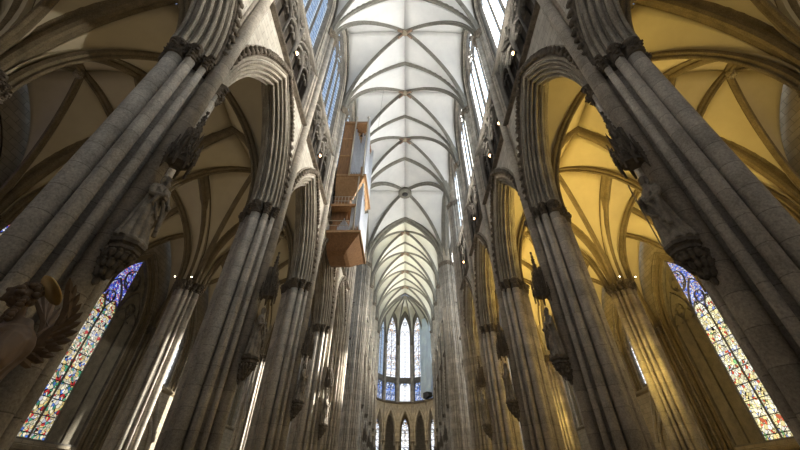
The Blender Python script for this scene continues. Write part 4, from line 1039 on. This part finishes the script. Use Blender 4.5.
# ------------------------------------------------------------------ dust sheet in the apse
def sheet():
    t = empty('scaffold_sheet', (0, 0, 0), 0, 'pale blue dust sheet hanging over the right side of the apse on a dark platform', 'sheet')
    mb = MB(); rows = []
    a0, a1 = math.radians(-12), math.radians(52)
    for k in range(30):
        z = 20.0+18.6*k/29; row = []
        for j in range(25):
            a = a0+(a1-a0)*j/24; r_ = AR-.62+.09*math.sin(j*1.3+z*.25)+.06*math.sin(z*1.1+j*.5); row.append((r_*math.cos(a), ACY+r_*math.sin(a), z-.6*(1 if k == 0 else 0)*abs(math.sin(j*.4))))
        rows.append(row)
    mb.rings(rows, closed=False); o = mb.build('sheet', M['sheet'], t); sol = o.modifiers.new('s', 'SOLIDIFY'); sol.thickness = .03
    mb = MB()
    for (u, v, w_) in ((.2, .9, 1.1), (.0, .4, .8), (-.4, .1, .7), (.5, 1.3, .8)):
        a = (a0+a1)/2-.25+v*.3; r_ = AR-1.1; mb.box(-w_, w_, -.5, .5, 19.4, 20.1+u, T=Matrix.Translation((r_*math.cos(a), ACY+r_*math.sin(a), 0)) @ Matrix.Rotation(a+PI/2, 4, 'Z'))
    mb.build('platform', M['iron'], t)
sheet()

# ------------------------------------------------------------------ lamps
def lamp_proto(name, label, cat, bulb, r=.055):
    t = empty(name, (0, 0, 0), 0, label, cat)
    mb = MB(); mb.lathe([(r*.9, -.16), (r*1.3, -.12), (r*1.5, .02), (r*1.35, .02), (r*1.1, -.1)], 12, T=Matrix.Rotation(PI/2, 4, 'X')); mb.build('housing', M['iron'], t)
    mb = MB(); mb.ball((0, -.01, 0), r*1.2, 10, 7); mb.build('bulb', bulb, t)
    mb = MB(); mb.tube([(0, .1, -.02), (0, .3, -.12)], .015, 6); mb.build('bracket', M['iron'], t)
    return t
def light(kind, loc, e, col, size=.1, rot=None, **kw):
    l = bpy.data.lights.new('lamp_light', kind); l.energy = e; l.color = col
    if kind == 'AREA': l.shape = 'RECTANGLE'; l.size = size; l.size_y = kw.get('sy', size)
    else: l.shadow_soft_size = size
    if kind == 'SPOT': l.spot_size = kw.get('spot', 1.2); l.spot_blend = kw.get('blend', .6)
    if kind == 'AREA' and 'spread' in kw: l.spread = kw['spread']
    o = bpy.data.objects.new('lamp_light', l); COL.objects.link(o); o.location = loc
    if rot is not None: o.rotation_euler = Vector(rot).to_track_quat('-Z', 'Y').to_euler()
    return o
LP = lamp_proto('spotlight', 'x', 'lamp', M['bulb'], .09); LP['group'] = 'spotlights in the triforium'; fl_ = True
for s in (-1, 1):
    ys = [(bay_c[2], 22.2, 'second bay'), (bay_c[3], 21.8, 'third bay'), (bay_c[4], 21.8, 'fourth bay'), (bay_c[5], 21.8, 'last bay')]
    if s > 0: ys += [(nave_p[2]+.7, 21.6, 'arch pier two'), (nave_p[3]+.7, 21.6, 'third pier'), (nave_p[4]+.7, 21.6, 'fourth pier')]
    for y, z, tx in ys:
        loc = (s*(WX-.02), y, z); rz = PI/2 if s < 0 else -PI/2; lab = 'small glowing spotlight on the %s triforium by the %s' % (near[s], tx.replace('arch pier two', 'second pier'))
        if fl_: LP.location = loc; LP.rotation_euler.z = rz; LP['label'] = lab; fl_ = False
        else: dup(LP, loc, rz, lab)
LC = lamp_proto('capital_lamp', 'x', 'lamp', M['bulbw'], .035); LC['group'] = 'tiny lamps on the aisle pier capitals'; fl_ = True
for s in (-1, 1):
    for (k, y) in ((2, nave_p[2]), (3, nave_p[3]), (4, nave_p[4])):
        for q, (dx, dy) in enumerate(((-.5, -.95), (.55, -.9))):
            loc = (s*(AX)+dx, y+dy-.1, 12.98); lab = 'tiny bright lamp on the %s aisle pier capital, %s pier, %s side' % (near[s], ords[k], ('outer' if (dx*s > 0) else 'inner'))
            if fl_: LC.location = loc; LC['label'] = lab; fl_ = False
            else: dup(LC, loc, 0, lab)
# warm floodlights inside the aisles (right side strong, left side weak)
WARM = (1.0, .70, .19)
for s in (-1, 1):
    for i, y in enumerate(bay_c):
        e = 950 if s > 0 else 60
        if i < 3: e *= (.03, .07, .36)[i] if s > 0 else .8
        col = WARM if s > 0 else (1, .80, .55)
        light('AREA', (s*(IX+.3), y, 11.0), e*.40, col, 2.0, (0, 0, 1), spread=2.3)
        light('AREA', (s*OXc, y, 11.0), e*.20, col, 2.0, (0, 0, 1), spread=2.3)
        if s > 0: light('POINT', (s*(IX+1.2), y+2.0, 7.5), 260*(.05, .15, .6, 1, 1, 1)[i], col, .2)
# fill lights added along the triforium: up to the vault, across from the right
NEU = (1.0, .95, .86)
for kind, y, txt in allb:
    ch = kind == 'choir'
    light('AREA', (WX-.6, y, 20.9), 390 if not ch else 420, NEU if not ch else (1, .95, .80), 1.6, (-.5, 0, 1), sy=.6, spread=1.7)
    light('AREA', (-WX+.6, y, 20.9), 120 if not ch else 200, NEU if not ch else (1, .95, .80), 1.6, (.28, 0, 1), sy=.6, spread=1.4)
    light('SPOT', (WX-.45, y, 21.6), 5600, (1, .94, .84), .1, (-1, -.25, -.02), spot=1.5, blend=.9)
light('AREA', (4.5, MIDC, 20.7), 450, NEU, 2.0, (-.2, 0, 1)); light('AREA', (-4.5, MIDC, 20.7), 450, NEU, 2.0, (.2, 0, 1))
light('POINT', (0, ACY, 14.5), 450, (1, .75, .35), .2)
# low sun entering by the great window of the right transept
sx = (20.9, 49.3, 24.0)
for tgt, e, sz in (((-13.75, 20.6, 4.8), 420000, .12), ((-13.7, 34.9, 8.0), 420000, .14)):
    light('SPOT', sx, e, (1, .96, .88), .15, (tgt[0]-sx[0], tgt[1]-sx[1], tgt[2]-sx[2]), spot=sz*1.6, blend=.4)

# ------------------------------------------------------------------ world, camera, view
w = bpy.data.worlds.new('World'); S.world = w; w.use_nodes = True
w.node_tree.nodes['Background'].inputs[0].default_value = (.55, .7, 1, 1); w.node_tree.nodes['Background'].inputs[1].default_value = .6
cam = bpy.data.cameras.new('Camera'); co = bpy.data.objects.new('Camera', cam); COL.objects.link(co); S.camera = co
cam.sensor_width = 36; cam.lens = 346/800*36; cam.clip_start = .05; cam.clip_end = 400
pitch = math.radians(38.5); co.location = (0, 0, 1.6); co.rotation_euler = (PI/2+pitch, 0, 0)
cam.shift_x = -5/800
S.view_settings.view_transform = 'Standard'; S.view_settings.look = 'None'; S.view_settings.exposure = 0.0; S.view_settings.gamma = 1; S.view_settings.use_curve_mapping = False
S.cycles.use_denoising = True
S.cycles.max_bounces = 6; S.cycles.diffuse_bounces = 4; S.cycles.glossy_bounces = 2
